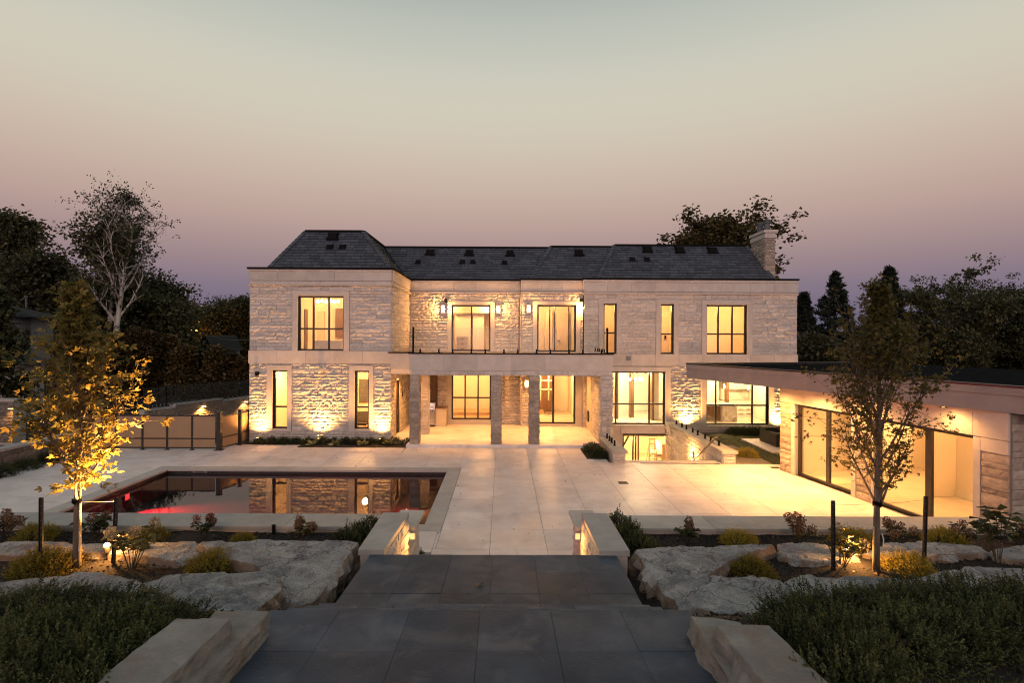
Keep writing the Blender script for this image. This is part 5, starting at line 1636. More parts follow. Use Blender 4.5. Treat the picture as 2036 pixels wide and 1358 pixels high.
def hosta(loc, label, mat, seed, r=.22, n=26, leaf=.2, group=None):
    g = np.random.default_rng(seed)
    t = root('hosta_plant' if mat == 'hosta' else 'heuchera_plant', loc, label, 'plant', group, local=True)
    a = g.uniform(0, 6.28, n); e = g.uniform(.15, 1.0, n)
    D = np.stack([np.cos(a) * np.cos(e), np.sin(a) * np.cos(e), np.sin(e)], 1)
    q = leaf_quads(D * .04, D, leaf * g.uniform(.7, 1.2, n), .5, g, flat=.5)
    obj_from('foliage', quads_mesh('foliage', q, M[mat], g.random(n)), t)
    return t
for i, px in enumerate((621, 667, 720, 770)):
    x, y = G(px, 886, 0)
    hosta((x, y, .02), 'pale variegated hosta at the front of the bed below the wing wall', 'hosta', 50 + i, leaf=.26, group='variegated hostas in the wing bed')
for i, px in enumerate((607, 650, 700, 752)):
    x, y = G(px, 884, 0)
    hosta((x, y + .15, .02), 'dark red heuchera between the hostas below the wing wall', 'heuchera', 60 + i, leaf=.2, n=40, group='dark heucheras in the wing bed')

# ---- mulch chips and lawn grass: uncountable
def scatter_chips(n, fn, seed, size=.035, name='mulch_chips', mat='chip'):
    g = np.random.default_rng(seed)
    C, D = [], []
    while len(C) < n:
        p = fn(g)
        if p is not None: C.append(p)
    C = np.array(C)
    D = g.normal(size=(n, 3)); D[:, 2] *= .35
    q = leaf_quads(C, D, size * g.uniform(.5, 1.5, n), .55, g)
    o = obj_from(name, quads_mesh(name, q, M[mat], g.random(n)), None, 'stuff')
def f1_(g):
    y = g.uniform(9.6, 11.0) if g.random() < .45 else g.uniform(6.3, 9.0) if g.random() < .7 else g.uniform(3.0, 6.3)
    x = g.uniform(-1, 1) * (.62 + y * .95)
    if -2.35 < x < 1.85 and y < 11: return None
    return (x, y, bed_z(x, y) + .012)
scatter_chips(26000, f1_, 3, .04)
g_ = np.random.default_rng(12)
C_ = []
while len(C_) < 900:
    if g_.random() < .8:
        p_ = f1_(g_)
        if p_ is None: continue
        p_ = (p_[0], p_[1], p_[2] + .02)
    else:
        p_ = (g_.uniform(-11, 10), g_.uniform(12.2, 22.5), .006)
        if PX0 - .1 < p_[0] < PX1 + .1 and PY0 - .1 < p_[1] < PY1 + .1 or (p_[0] > 3 and p_[1] > 19.5): continue
    C_.append(p_)
D_ = g_.normal(size=(900, 3)); D_[:, 2] *= .12
obj_from('leaf_litter', quads_mesh('leaf_litter', leaf_quads(np.array(C_), D_, g_.uniform(.025, .065, 900), .7, g_, .8), M['russet'], g_.random(900)), None, 'stuff')
def blades(n, fn, seed, h, name, mat='grassblade'):
    g = np.random.default_rng(seed)
    C = np.array([fn(g) for _ in range(n)])
    D = g.normal(size=(n, 3)) * .35; D[:, 2] = 1
    q = leaf_quads(C, D, h * g.uniform(.5, 1.3, n), .14, g)
    obj_from(name, quads_mesh(name, q, M[mat], g.random(n)), None, 'stuff')
def fg(g):
    while True:
        x, y = g.uniform(1.4, 5.2), g.uniform(2.4, 4.2)
        if x > .75 * y - .6 + .8 * (y > 3.7): return (x, y, bed_z(x, y) - .01)
blades(34000, fg, 4, .055, 'grass')
def fg2(g):
    return (g.uniform(8.6, 15), g.uniform(20.2, 26.6), -.1)
blades(14000, fg2, 5, .07, 'grass')
mb = MB(); mb.box(8.62, 30, 20.16, RW - .02, -.13, -.1); lw_ = struct(mb.build('lawn', M['lawn']))
x0_, y0_ = G(1470, 873, -.08); x1_, y1_ = G(1540, 905, -.08)
c4 = [G(1473, 874, -.07), G(1560, 873, -.07), G(1600, 902, -.07), G(1537, 901, -.07)]
mb = MB(); mb.prism(c4, -.12, -.04); struct(mb.build('lawn_pad', M['paving']))

# ---- trees
def limb_tree(seed, H, base, radius, nprim, shape, ang, nsec, trunk_r, nleaf, leaf, spread, wr=.6, up=.35, secl=.45, flat=.4, bend=.08, leaffrom=.25, zbias=0, trunk_top=1.0, droop=0):
    """branch skeleton + leaf quads; returns (MB of wood, quads, tones)"""
    g = np.random.default_rng(seed)
    wood = MB()
    tp = [np.array([0, 0, -.15])]
    for i in range(1, 9):
        f = i / 8
        tp.append(np.array([bend * H * .12 * math.sin(f * 3 + seed) * f, bend * H * .12 * math.cos(f * 2.3 + seed * 2) * f, H * f * trunk_top]))
    wood.tube(tp, [trunk_r * (1 - .85 * (i / 8)) + .003 for i in range(9)], 8)
    tips = []
    ga = g.uniform(0, 6.28)
    for i in range(nprim):
        t = (i + g.uniform(.1, .9)) / nprim
        h = base + (H * .97 - base) * t
        f = h / H * 8
        k = min(int(f), 7)
        p = tp[k] + (tp[k + 1] - tp[k]) * (f - k)
        ga += 2.4 + g.uniform(-.5, .5)
        L = radius * shape(t) * g.uniform(.8, 1.06)
        a = ang(t) + g.uniform(-.12, .12)
        d = np.array([math.cos(ga) * math.sin(a), math.sin(ga) * math.sin(a), math.cos(a)])
        pts = [p]
        n = 5
        for s in range(n):
            d = d + np.array([0, 0, up * .12 - droop * .1 * s]) + g.normal(size=3) * .09
            d /= np.linalg.norm(d)
            pts.append(pts[-1] + d * L / n)
        r0 = max(trunk_r * (1 - .8 * h / H) * .5, .005)
        wood.tube(pts, [r0 * (1 - .8 * s / n) + .002 for s in range(n + 1)], 5, cap=False)
        for s in range(2, n + 1): tips.append((pts[s], d, L * .3, .8 + .2 * s / n))
        for j in range(nsec):
            f = g.uniform(leaffrom, .98) * n
            k = min(int(f), n - 1)
            q = pts[k] + (pts[k + 1] - pts[k]) * (f - k)
            dd = d + g.normal(size=3) * .75
            dd[2] += up * .3 - droop * .3
            dd /= np.linalg.norm(dd)
            l2 = L * secl * g.uniform(.5, 1.1)
            e1 = q + dd * l2 * .5 + g.normal(size=3) * .04 * l2
            e2 = e1 + (dd + g.normal(size=3) * .3) * l2 * .5
            wood.tube([q, e1, e2], [r0 * .4 + .0015, r0 * .25 + .0012, .0015], 4, cap=False)
            tips += [(e1, dd, l2, .9), (e2, dd, l2, 1.0)]
    k = g.integers(0, len(tips), nleaf)
    T = np.array([t[0] for t in tips]); Dd = np.array([t[1] for t in tips])
    C = T[k] + g.normal(size=(nleaf, 3)) * spread * np.array([1, 1, .75])
    D = Dd[k] * .5 + g.normal(size=(nleaf, 3)) * .8
    D[:, 2] -= .25 * (1 - zbias)
    tone = np.clip(g.normal(.45, .25, nleaf), 0, 1)
    q = leaf_quads(C, D, leaf * g.uniform(.6, 1.25, nleaf), wr, g, flat)
    return wood, q, tone
def lobed(q, g, spread_=.85, LW=.21):
    """turn each leaf quad into a three-lobed maple leaf"""
    base, a, tip, b = (q[:, i] for i in range(4))
    D = tip - base; L = np.linalg.norm(D, axis=1, keepdims=True)
    B = a - b; B /= np.linalg.norm(B, axis=1, keepdims=True) + 1e-9
    Dn = D / L
    out = []
    for s in (-1, 0, 1):
        d = Dn * math.cos(s * spread_) + B * math.sin(s * spread_)
        bb = B * math.cos(s * spread_) - Dn * math.sin(s * spread_)
        l = L * (1.0 if s == 0 else .78)
        out.append(np.stack([base, base + d * l * .5 + bb * l * LW, base + d * l, base + d * l * .5 - bb * l * LW], 1) + g.normal(size=(len(q), 1, 3)) * L[:, None] * .02)
    return np.concatenate(out)
def tree(name, loc, label, skel, leafm, barkm='darkbark', group=None, rz=0, sc=1.0, cat='tree', fit=None):
    wood, q, tone = skel
    if name == 'young_tree':
        q = lobed(q, np.random.default_rng(4)); tone = np.tile(tone, 3)
    t = root(name, loc, label, cat, group, local=True, rz=rz)
    t.scale = (sc,) * 3
    if fit:                                  # scale the grown tree to its measured height and crown radius
        c = q.mean(axis=1)
        kz = fit[0] / np.percentile(c[:, 2], 99.6)
        kx = fit[1] / np.percentile(np.hypot(c[:, 0], c[:, 1]), 96)
        t.scale = (kx, kx, kz)
    wood.build('trunk', M[barkm], t, smooth=True)
    obj_from('crown', quads_mesh('crown', q, M[leafm], tone), t)
    return t
# the two young trees in the bed
def bulb(t): return .35 + .75 * math.sin(math.pi * min(1, t * .95 + .12)) ** .8 * (1 - t * .35)
def bulbL(t): return (.45 + .85 * math.sin(math.pi * min(1, t * 1.15 + .14))) * (1 - t * .45) if t < .75 else .55 * (1.29 - t)
xL, yT = G(152, 1130, 1.29)
yt_l = tree('young_tree', (xL, yT, 1.1), 'young maple with uplit golden leaves staked on the pool side', limb_tree(101, 4.35, 1.05, 1.05, 32, bulbL, lambda t: .68 - .40 * t, 7, .048, 3900, .088, .055, wr=.85, up=.9, secl=.55), 'maple', 'bark', fit=(P(170, 566, yT)[1] - 1.1, .74))
xR, yR = G(1742, 1135, 1.29)
yt_r = tree('young_tree', (xR, yR, 1.1), 'slim young maple with fine rusty leaves staked before the pavilion', limb_tree(107, 4.35, 1.0, 1.29, 36, lambda t: bulbL(t) * .95, lambda t: .55 - .3 * t, 7, .046, 7600, .056, .06, wr=.55, up=1.0, secl=.5), 'mapler', 'bark', fit=(P(1768, 560, yR)[1] - 1.1, .74))

# background trees
def ell(t): return .45 + .75 * math.sqrt(max(0, 1 - (2 * t - .75) ** 2 * .8))
def bgtree(px, ptop, Y, label, kind, wpx, seed, base_z=-.2, group=None):
    x, zt_ = P(px, ptop, Y)
    H = zt_ - base_z
    rad = wpx / FPX * Y / 2
    if kind == 'broad':
        sk = limb_tree(seed, H * .96, H * .22, rad * .98, 26, ell, lambda t: 1.05 - .75 * t, 8, .16 + H * .012, 20000, .26 + H * .006, rad * .11 + .16, wr=.7, up=.35, secl=.42)
        return tree('broadleaf_tree', (x, Y, base_z), label, sk, 'darkleaf', 'darkbark', group, fit=(H, rad))
    if kind == 'oak':
        sk = limb_tree(seed, H * .95, H * .40, rad * .86, 26, ell, lambda t: 1.15 - .8 * t, 9, .3, 17000, .30, rad * .07, wr=.75, up=.25, secl=.45)
        return tree('broadleaf_tree', (x, Y, base_z), label, sk, 'oakleaf', 'darkbark', group, fit=(H, rad))
    if kind == 'flat':
        sk = limb_tree(seed, H * .97, H * .3, rad * 1.05, 26, lambda t: .65 + .4 * t, lambda t: 1.5 - .12 * t, 9, .2, 18000, .30, .24, wr=.6, up=.03, secl=.45, flat=1.2, bend=.02)
        return tree('spreading_tree', (x, Y, base_z), label, sk, 'darkleaf', 'darkbark', group, fit=(H, rad))
    if kind == 'spruce':
        sk = limb_tree(seed, H, H * .12, rad, 64, lambda t: (1 - t) ** 1.05 + .02, lambda t: 1.62 - .5 * t, 7, .16, 20000, .26, .07, wr=.4, up=.06, secl=.42, droop=.35, bend=.01)
        return tree('spruce_tree', (x, Y, base_z), label, sk, 'needle', 'darkbark', group, fit=(H, rad))
    if kind == 'cedar':
        sk = limb_tree(seed, H, H * .1, rad, 60, lambda t: (1 - t) ** .55 + .12, lambda t: .9 - .4 * t, 6, .09, 10000, .24, .14, wr=.5, up=.8, secl=.5, bend=.02)
        return tree('cedar_tree', (x, Y, base_z), label, sk, 'cedar', 'darkbark', group, fit=(H, rad))
bgtree(1432, 420, 43, 'tall broad tree rising over the chimney end of the slate roof', 'oak', 228, 201)
bgtree(1598, 585, 41, 'slim dark spruce just clear of the house corner', 'spruce', 105, 202)
bgtree(1661, 543, 46, 'dark spruce standing alone against the dusk sky beside the house', 'spruce', 150, 203)
bgtree(1768, 533, 44, 'pointed dark spruce rising behind the slim young maple', 'spruce', 125, 204)
bgtree(1880, 545, 44, 'dark flat-topped spreading tree above the pavilion roof', 'flat', 220, 205)
bgtree(2010, 556, 46, 'dark spreading tree at the picture edge above the pavilion roof', 'flat', 200, 206)
bgtree(1945, 552, 49, 'dark spreading tree between the two others above the pavilion roof', 'flat', 200, 212)
bgtree(1620, 672, 34, 'low olive bushy tree between the house corner and the pavilion roof', 'broad', 110, 207)
bgtree(1603, 668, 38, 'brown-green tree close behind the house corner', 'broad', 90, 208)
bgtree(1725, 672, 48, 'dark rounded tree in the gap beyond the spruces', 'broad', 170, 209)
bgtree(1840, 640, 52, 'dark dense tree low behind the pavilion roof', 'broad', 240, 210)
bgtree(1975, 640, 50, 'dark dense tree low behind the far pavilion roof corner', 'broad', 240, 211)
bgtree(-45, 560, 27, 'dark tree overhanging the roof of the siding house', 'broad', 130, 315)
# pool side
bx, bz = P(205, 338, 40)
bH = bz + .3
tb = limb_tree(301, bH * .97, bH * .36, 5.0, 26, lambda t: .95 * math.sin(math.pi * min(1, t * .8 + .22)) + .12, lambda t: .72 - .32 * t, 9, .30, 4600, .22, .20, wr=.55, up=.7, secl=.5, leaffrom=.35, bend=.5)
tree('birch_tree', (P(222, 760, 40)[0], 40, -.3), 'tall white-barked birch with thin crown beyond the side wall', tb, 'birchleaf', 'birch', fit=(bH - .7, 3.1))
tb2 = limb_tree(305, 13.2, 5.5, 4.0, 20, lambda t: .9 * math.sin(math.pi * min(1, t * .8 + .2)) + .1, lambda t: .8 - .3 * t, 9, .26, 9000, .32, .28, wr=.55, up=.6, secl=.5, leaffrom=.3, bend=-.5)
tree('birch_tree', (P(215, 760, 40.6)[0] - .4, 40.8, -.3), 'second pale birch stem leaning from the same spot with a lower darker crown', tb2, 'darkleaf', 'birch')
bgtree(20, 425, 46, 'tall dark tree at the picture edge behind the siding house', 'broad', 150, 310)
bgtree(95, 505, 44, 'dark dense tree between the siding house and the birches', 'broad', 180, 311)
bgtree(285, 545, 47, 'dark leafy tree close behind the birches', 'broad', 190, 312)
bgtree(190, 560, 42, 'lower dark tree under the birch crowns', 'broad', 170, 313)
bgtree(325, 590, 45, 'dark rounded tree on the street side of the birches', 'broad', 130, 314)
for i, (px, top, Y, w_) in enumerate(((395, 604, 62, 120), (450, 597, 66, 130), (497, 592, 64, 110), (360, 612, 64, 110), (545, 600, 70, 140))):
    bgtree(px, top, Y, 'distant dark tree in the wood behind the street lamp', 'broad', w_, 320 + i, group='distant wood behind the street lamp')
for i, (px, top, Y) in enumerate(((236, 668, 36), (268, 655, 37.5), (300, 662, 36.5), (334, 668, 37.5), (366, 690, 36.5), (398, 700, 38), (430, 690, 37), (462, 705, 38), (488, 712, 37.5), (206, 690, 36), (170, 700, 36.5), (136, 705, 36))):
    bgtree(px, top, Y, 'brownish cedar in the screen behind the glass fence', 'cedar', 58, 340 + i, group='cedar screen behind the glass fence')
# far wooded ridge: one dark mass on the skyline
g = np.random.default_rng(9)
n = 26000
ang_ = g.uniform(-.85, .85, n)
rad_ = g.uniform(150, 190, n)
hh = (5.5 + 2.2 * np.sin(ang_ * 17) + 1.4 * np.sin(ang_ * 41 + 1) + .9 * np.sin(ang_ * 93)) * np.sqrt(g.random(n)) * 1.25
C = np.stack([np.sin(ang_) * rad_, np.cos(ang_) * rad_, hh - .2], 1)
q = leaf_quads(C, g.normal(size=(n, 3)), g.uniform(1.0, 2.2, n), .8, g)
obj_from('far_wood', quads_mesh('far_wood', q, M['darkleaf'], g.random(n)), None, 'stuff')
# ================================================================== LIT ROOMS
BRI = 1.0
room_light(-8, 26, 2.9, 94, 2, 3)                      # lower wing
room_light(-8, 26.2, 6.3, 45, 2, 3)                     # upper wing
room_light(-2, 30.2, 6.2, 30, 2, 2.2)
room_light(2.3, 29.8, 6.2, 36)
room_light(5.4, 29.5, 6.2, 24); room_light(7.9, 29, 6.2, 40); room_light(11.6, 29.2, 6.2, 33, 2, 2.4)
room_light(-2.3, 30.8, 2.8, 45, 2, 2.2)
room_light(2.0, 31, 2.8, 94, 2, 1.4)
room_light(6.7, 30.5, 2.9, 187, 2, 2.4, (1, .68, .34))
room_light(11.7, 30.0, 2.9, 108, 2, 2.4, (1, .62, .27))
room_light(6.8, 30, -.8, 86, 2, 2)
# portico downlights
def downlight(x, y, z, pw, label, group, cone=120, r=.05, blend=.7, col=CREAM):
    t = root('downlight', (x, y, z), label, 'downlight', group, local=True)
    mb = MB(); mb.lathe((0, 0, -.016), [(.075, 0), (.078, .006), (.078, .014)], 14); mb.build('trim_ring', M['bronze'], t)
    mb = MB(); mb.lathe((0, 0, -.0185), [(.05, 0), (.05, .002)], 12); mb.build('lens', M['bulb'], t)
    lamp('SPOT', (0, 0, -.03), pw, col, r, t, (0, 0, -3), cone, blend)
for x in (-2.9, -.6, 1.7, 3.4):
    for y in (24.4, 26.6):
        downlight(x, y, zo + .05, 44, 'recessed downlight in the portico ceiling', 'portico downlights', col=WARM)
downlight(-4.4, 25.2, zo + .05, 90, 'recessed downlight over the side door of the porch', None, col=WARM)
# pavilion soffit and room
for u_, d_, pw in ((.4, 1.12, 300), (2.1, .90, 200), (3.9, .62, 100), (6.4, .42, 36)):
    x, y, _ = fV(u_, d_, 0)
    downlight(x, y, zb_, pw, 'recessed downlight in the pavilion soffit', 'pavilion soffit downlights', 162, r=.08, blend=.8, col=(1, .44, .11))
for u_, pw, dd in ((2.2, 48, -3.2), (5.9, 34, -2.0)):
    x, y, _ = fV(u_, dd, 0)
    lamp('POINT', (x, y, 2.5), pw, CREAM, .15, pav, name='ceiling_light')

# ================================================================== WALL AND GARDEN LIGHTS
def uplight(x, y, z, pw, label, aim, wallside=1, group='wall uplights', cone=135):
    t = root('uplight', (x, y, z), label, 'uplight', group, local=True)
    mb = MB(); mb.tube([(0, 0, -.1), (0, 0, .10)], .012, 6); mb.build('spike', M['black'], t)
    a = (Vector(aim) - Vector((x, y, z))).normalized()
    c = Vector((0, 0, .13))
    mb = MB(); mb.tube([c - a * .05, c + a * .07], .042, 12); mb.build('housing', M['bronze'], t)
    mb = MB(); mb.tube([c + a * .0705, c + a * .073], .036, 12); mb.build('lens', M['lens'], t)
    lamp('SPOT', tuple(c + a * .09), pw, WARM, .05, t, tuple(c + a), cone, 1.0)
zw = .06
ux = [P(521, 850, YL)[0], P(640, 850, YL)[0], P(760, 850, YL)[0]]
for x, pw, s in zip(ux, (200, 260, 245), ('nearest the garden gate', 'midway between the two slot windows', 'beside the porch corner')):
    uplight(x, YL - .46, zw, pw, 'small garden uplight washing the split stone ' + s, (x, YL - .02, 5))
uplight(P(1206, 870, PF)[0] + .1, PF - .45, .02, 330, 'small uplight washing the end pillar of the portico', (P(1206, 870, PF)[0], PF - .05, 4.5))
uplight(P(1364, 850, RW)[0], RW - .32, -.02, 330, 'small uplight washing the stone between the living room and kitchen windows', (P(1364, 850, RW)[0], RW - .02, 5))
uplight(P(1546, 850, RW)[0], RW - .32, -.05, 330, 'small uplight washing the stone past the kitchen window', (P(1546, 850, RW)[0], RW - .02, 5))
# wall sconces
def sconce(px, py, Y, label, pw=28, group='framed wall sconces'):
    x, z = P(px, py, Y)
    t = root('wall_sconce', (x, Y - .08, z), label, 'wall sconce', group, local=True)
    mb = MB(); mb.box(-.09, .09, .0, .06, -.19, .19); mb.build('back_plate', M['frosted'], t)
    mb = MB()
    for a, b, c, d in ((-.10, -.075, -.2, .2), (.075, .10, -.2, .2), (-.075, .075, .175, .2), (-.075, .075, -.2, -.175)): mb.box(a, b, -.10, 0, c, d)
    mb.build('cage', M['frosted'], t)
    mb = MB(); mb.box(-.055, .055, -.07, -.005, -.15, .15); mb.build('shade', M['opal'], t)
    lamp('POINT', (0, -.17, 0), pw, WARM, .05, t)
sconce(881.5, 615, R1, 'framed sconce on the pool-wing side of the upper twin-leaf door', 42)
sconce(991, 615.5, R1, 'framed sconce between the upper twin-leaf door and the wall step', 30)
sconce(1051, 614.5, R2, 'framed sconce beside the upper sliding door with four panels, next to the wall step', 30)
sconce(1047, 763, R2, 'framed sconce under the portico beside the middle pillar', 22)
def globe(px, py, Y):
    x, z = P(px, py, Y)
    t = root('wall_globe', (x, Y - .15, z), 'glaring bare wall lamp in the corner by the end of the upper terrace', 'wall lamp', local=True)
    mb = MB(); mb.box(-.04, .04, .03, .14, -.04, .06); mb.build('bracket', M['frosted'], t)
    mb = MB(); mb.ball((0, 0, 0), .075, 12); mb.build('globe', M['bulb'], t, smooth=True)
    lamp('POINT', (0, -.10, 0), 45, WARM, .07, t)
globe(1156, 613, R2)
for px, py, Y, lab in ((887, 598, R1, 'small dark box camera on the wall above the first sconce'), (1155.5, 597, R2, 'small dark box camera on the wall above the glaring lamp'), (513, 743, YL, 'small dark dome camera high on the wing wall near the gate')):
    x, z = P(px, py, Y)
    t = root('wall_camera', (x, Y - .1, z), lab, 'camera', local=True)
    mb = MB(); mb.box(-.07, .07, -.05, .1, -.09, .09); mb.build('housing', M['black'], t)
    mb = MB(); mb.lathe((0, -.02, -.12), [(.03, 0), (.04, .02), (.04, .03)], 10); mb.build('lens_dome', M['lead'], t)
x, z = P(642, 854, YL); t = root('wall_socket', (x, YL - .07, z), 'small outdoor socket box just above the middle wing uplight', 'socket', local=True)
mb = MB(); mb.box(-.07, .07, -.02, .06, -.05, .06); mb.build('cover', M['siding'], t); mb = MB(); mb.box(-.05, .05, -.03, -.021, -.04, -.01); mb.build('socket_lip', M['lead'], t)
x, z = P(642, 735, YL); t = root('wall_speaker', (x, YL - .09, z), 'pale flood housing under the belt course on the wing wall', 'flood lamp', local=True)
mb = MB(); mb.lathe((-.05, -.05, -.1), [(.07, 0), (.11, .04), (.11, .15), (.05, .2)], 12); mb.build('housing', M['smooth'], t)
mb = MB(); mb.box(.06, .16, -.02, .08, -.1, .1); mb.build('bracket', M['smooth'], t)
# stairwell wall light
t = root('wall_light', (SWX1 - .02, 23.3, -.35), 'round light glaring low on the stairwell wall under the glass railing', 'wall light', local=True)
mb = MB(); mb.box(-.02, .05, -.07, .07, -.12, .12); mb.build('back_plate', M['bronze'], t)
mb = MB(); mb.ball((-.06, 0, 0), .06, 10); mb.build('globe', M['bulb'], t)
lamp('POINT', (-.2, 0, 0), 32, WARM, .06, t)
# brick lights on the side walls
def bricklight(px, py, Y, label, pw=16, dy=-.1):
    x, z = P(px, py, Y)
    t = root('brick_light', (x, Y, z), label, 'wall light', 'brick lights on the side walls', local=True)
    mb = MB(); mb.box(-.11, .11, .0, .06, .015, .06); mb.build('hood', M['frosted'], t)
    mb = MB(); mb.box(-.09, .09, .005, .05, -.03, .014); mb.build('lens', M['lens'], t)
    lamp('SPOT', (.0, -.06, -.02), pw, WARM, .03, t, (.03, .0, -1), 130, .5)
for px, py, lab in ((405, 808, 'brick light glowing on the wall above the tan fence panels'), (489, 799, 'brick light glowing on the wall beside the house corner')):
    k = [(286, 26.2), (348, 27.6), (442, 30.4), (512, 33.0)]
    for (a, Ya), (b, Yb) in zip(k, k[1:]):
        if a <= px <= b: Y = Ya + (Yb - Ya) * (px - a) / (b - a)
    bricklight(px, py, Y - .28, lab, 26)
x, z = P(197, 877, 23.0)
t = root('brick_light', (-16.42, 24.0, .45), 'brick light shining through the leaves of the uplit maple', 'wall light', 'brick lights on the side walls', local=True)
mb = MB(); mb.box(.0, .07, -.12, .12, .02, .06); mb.build('hood', M['frosted'], t)
mb = MB(); mb.box(.005, .06, -.10, .10, -.04, .019); mb.build('lens', M['lens'], t)
lamp('SPOT', (.12, 0, .0), 26, WARM, .03, t, (.16, 0, -1), 140, .5)
x, z = P(22, 812, 23.4)
t = root('pillar_light', (x, 23.38, z), 'downlight on the stone gate pillar at the picture edge', 'wall light', local=True)
mb = MB(); mb.box(-.1, .1, -.06, .1, 0, .05); mb.build('hood', M['bronze'], t)
mb = MB(); mb.box(-.07, .07, -.05, .05, -.01, -.001); mb.build('lens', M['lens'], t)
lamp('SPOT', (0, -.1, -.03), 7, WARM, .03, t, (0, -.02, -1), 110, .5)
# tree spotlights
def spotlight(px, py, z, aim, pw, label):
    x, y = G(px, py, z)
    t = root('tree_spotlight', (x, y, z), label, 'spotlight', 'garden spotlights by the young trees', local=True)
    mb = MB(); mb.tube([(0, 0, -.25), (0, 0, .06)], .012, 6); mb.build('spike', M['black'], t)
    a = (Vector(aim) - Vector((x, y, z))).normalized(); c = Vector((0, 0, .09))
    mb = MB(); mb.tube([c - a * .06, c - a * .03, c + a * .06], [.028, .042, .045], 12, cap=True); mb.build('housing', M['bronze'], t)
    mb = MB(); mb.ball(tuple(c + a * .066), .044, 12); mb.build('lens', M['lens'], t)  # lens enlarged to a glowing ball, standing in for its glare
    lamp('SPOT', tuple(c + a * .14), pw, WARM, .03, t, tuple(c + a * 2), 78, 1.0)
    lamp('POINT', tuple(c + a * .06 + Vector((.06, -.06, .03))), 9, WARM, .04, t)
    return x, y
spotlight(213, 1106, 1.33, (xL + .12, yT + .05, 4.4), 1000, 'glaring bullet spotlight beside the lit hydrangea aimed up the golden maple')
spotlight(1687, 1113, 1.33, (xR - .05, yR, 3.6), 420, 'glaring bullet spotlight among hydrangea leaves aimed up the slim maple')
for px, py, z, lab in ((432, 1050, .82, 'small black path light in the mulch near the middle of the pool wall'),):
    x, y = G(544, 1058, .7)
    t = root('path_light', (x, y, .7), 'small black cylinder light in the mulch before the pool wall', 'path light', local=True)
    mb = MB(); mb.tube([(0, 0, -.1), (0, 0, .12)], .03, 10); mb.build('body', M['black'], t); mb = MB(); mb.tube([(0, 0, .121), (0, 0, .14)], .04, 10); mb.build('cap', M['black'], t)

# stakes and tie wires
def stake(pxb, pyb, pyt, lab, lean=0):
    x, y = G(pxb, pyb, 1.29)
    zt = P(pxb, pyt, y)[1]
    t = root('tree_stake', (x, y, 1.27), lab, 'stake', local=True)
    h = zt - 1.27
    mb = MB()
    for a, b in ((-.026, -.018), (.018, .026)): mb.add([(a, -.012, -.2), (b, -.012, -.2), (b, .012, -.2), (a, .012, -.2), (a + lean, -.012, h), (b + lean, -.012, h), (b + lean, .012, h), (a + lean, .012, h)], [(0, 3, 2, 1), (4, 5, 6, 7), (0, 1, 5, 4), (1, 2, 6, 5), (2, 3, 7, 6), (3, 0, 4, 7)])
    mb.add([(-.018, .004, -.2), (.018, .004, -.2), (.018, .010, -.2), (-.018, .010, -.2), (-.018 + lean, .004, h), (.018 + lean, .004, h), (.018 + lean, .010, h), (-.018 + lean, .010, h)], [(0, 3, 2, 1), (4, 5, 6, 7), (0, 1, 5, 4), (1, 2, 6, 5), (2, 3, 7, 6), (3, 0, 4, 7)])
    mb.build('bar', M['bronze'], t)
    mb = MB()
    k = int(h / .1)
    for i in range(k):
        z = .06 + i * .1; o = lean * z / h
        mb.box(o - .005, o + .005, .001, .0035, z - .006, z + .006)
    mb.build('punched_hole', M['siding'], t)
    return Vector((x + lean, y, zt - .05))
s1 = stake(81, 1142, 990, 'perforated steel stake nearest the picture edge on the pool side', .0)
s2 = stake(224, 1122, 990, 'perforated steel stake in front of the spotlight and lit hydrangea', .05)
s3 = stake(1657, 1135, 996, 'perforated steel stake between the spotlight and the patio on the pavilion side', -.01)
s4 = stake(1836, 1133, 987, 'perforated steel stake before the far pavilion door', .03)
def ties(base, sa, sb, tx, ty, zc_, lab):
    t = root('tree_tie', (tx, ty, zc_), lab, 'tree tie')
    mb = MB()
    for s in (sa, sb):
        mid = (s + Vector((tx, ty, zc_))) / 2 - Vector((0, 0, .012))
        mb.tube([s, mid, (tx, ty, zc_)], .002, 4)
    mb.build('wire', M['lead'], t)
    mb = MB()
    for k in range(3):
        mb.tube([(tx + .052 * math.cos(a), ty + .052 * math.sin(a), zc_ - .02 + k * .022 + .012 * math.sin(a * 2)) for a in np.linspace(0, 6.283, 13)], .011, 5)
    mb.build('rubber_hose', M['black'], t)
    mb = MB(); mb.tube([(tx + .055, ty - .02, zc_ - .42), (tx + .075, ty - .03, zc_ - .5), (tx + .058, ty - .03, zc_ - .7)], .008, 5); mb.build('tag_strap', M['white'], t)
zt1 = P(152, 997, yT)[1]; zt2 = P(1745, 1002, yR)[1]
ties('l', s1, s2, xL, yT, zt1, 'wire tie holding the golden maple between its two stakes')
ties('r', s3, s4, xR + .01, yR, zt2, 'wire tie holding the slim maple between its two stakes')

# ================================================================== THINGS ON THE PORCH AND INSIDE
gx0, gx1 = P(852, 820, 27.6)[0], P(865, 820, 27.6)[0]
t = root('gas_grill', (gx0, 27.6, FLR), 'shiny stainless gas grill at the back of the portico beside the counter', 'grill')
mb = MB(); mb.box(gx0 - .35, gx1, 27.5, 27.95, FLR + .08, FLR + .72); b_ = mb.build('cabinet', M['steel'], t)
mb = MB(); mb.box(gx0 - .3, gx1 - .03, 27.485, 27.498, FLR + .14, FLR + .52); mb.build('cabinet_door', M['steel'], b_)
mb = MB(); mb.box(gx0 - .36, gx1 + .01, 27.46, 27.95, FLR + .722, FLR + .84); c_ = mb.build('control_panel', M['steel'], t)
mb = MB()
for k in range(4): mb.tube([(gx0 - .24 + k * .15, 27.46, FLR + .78), (gx0 - .24 + k * .15, 27.42, FLR + .78)], .025, 8)
mb.build('knob', M['black'], c_)
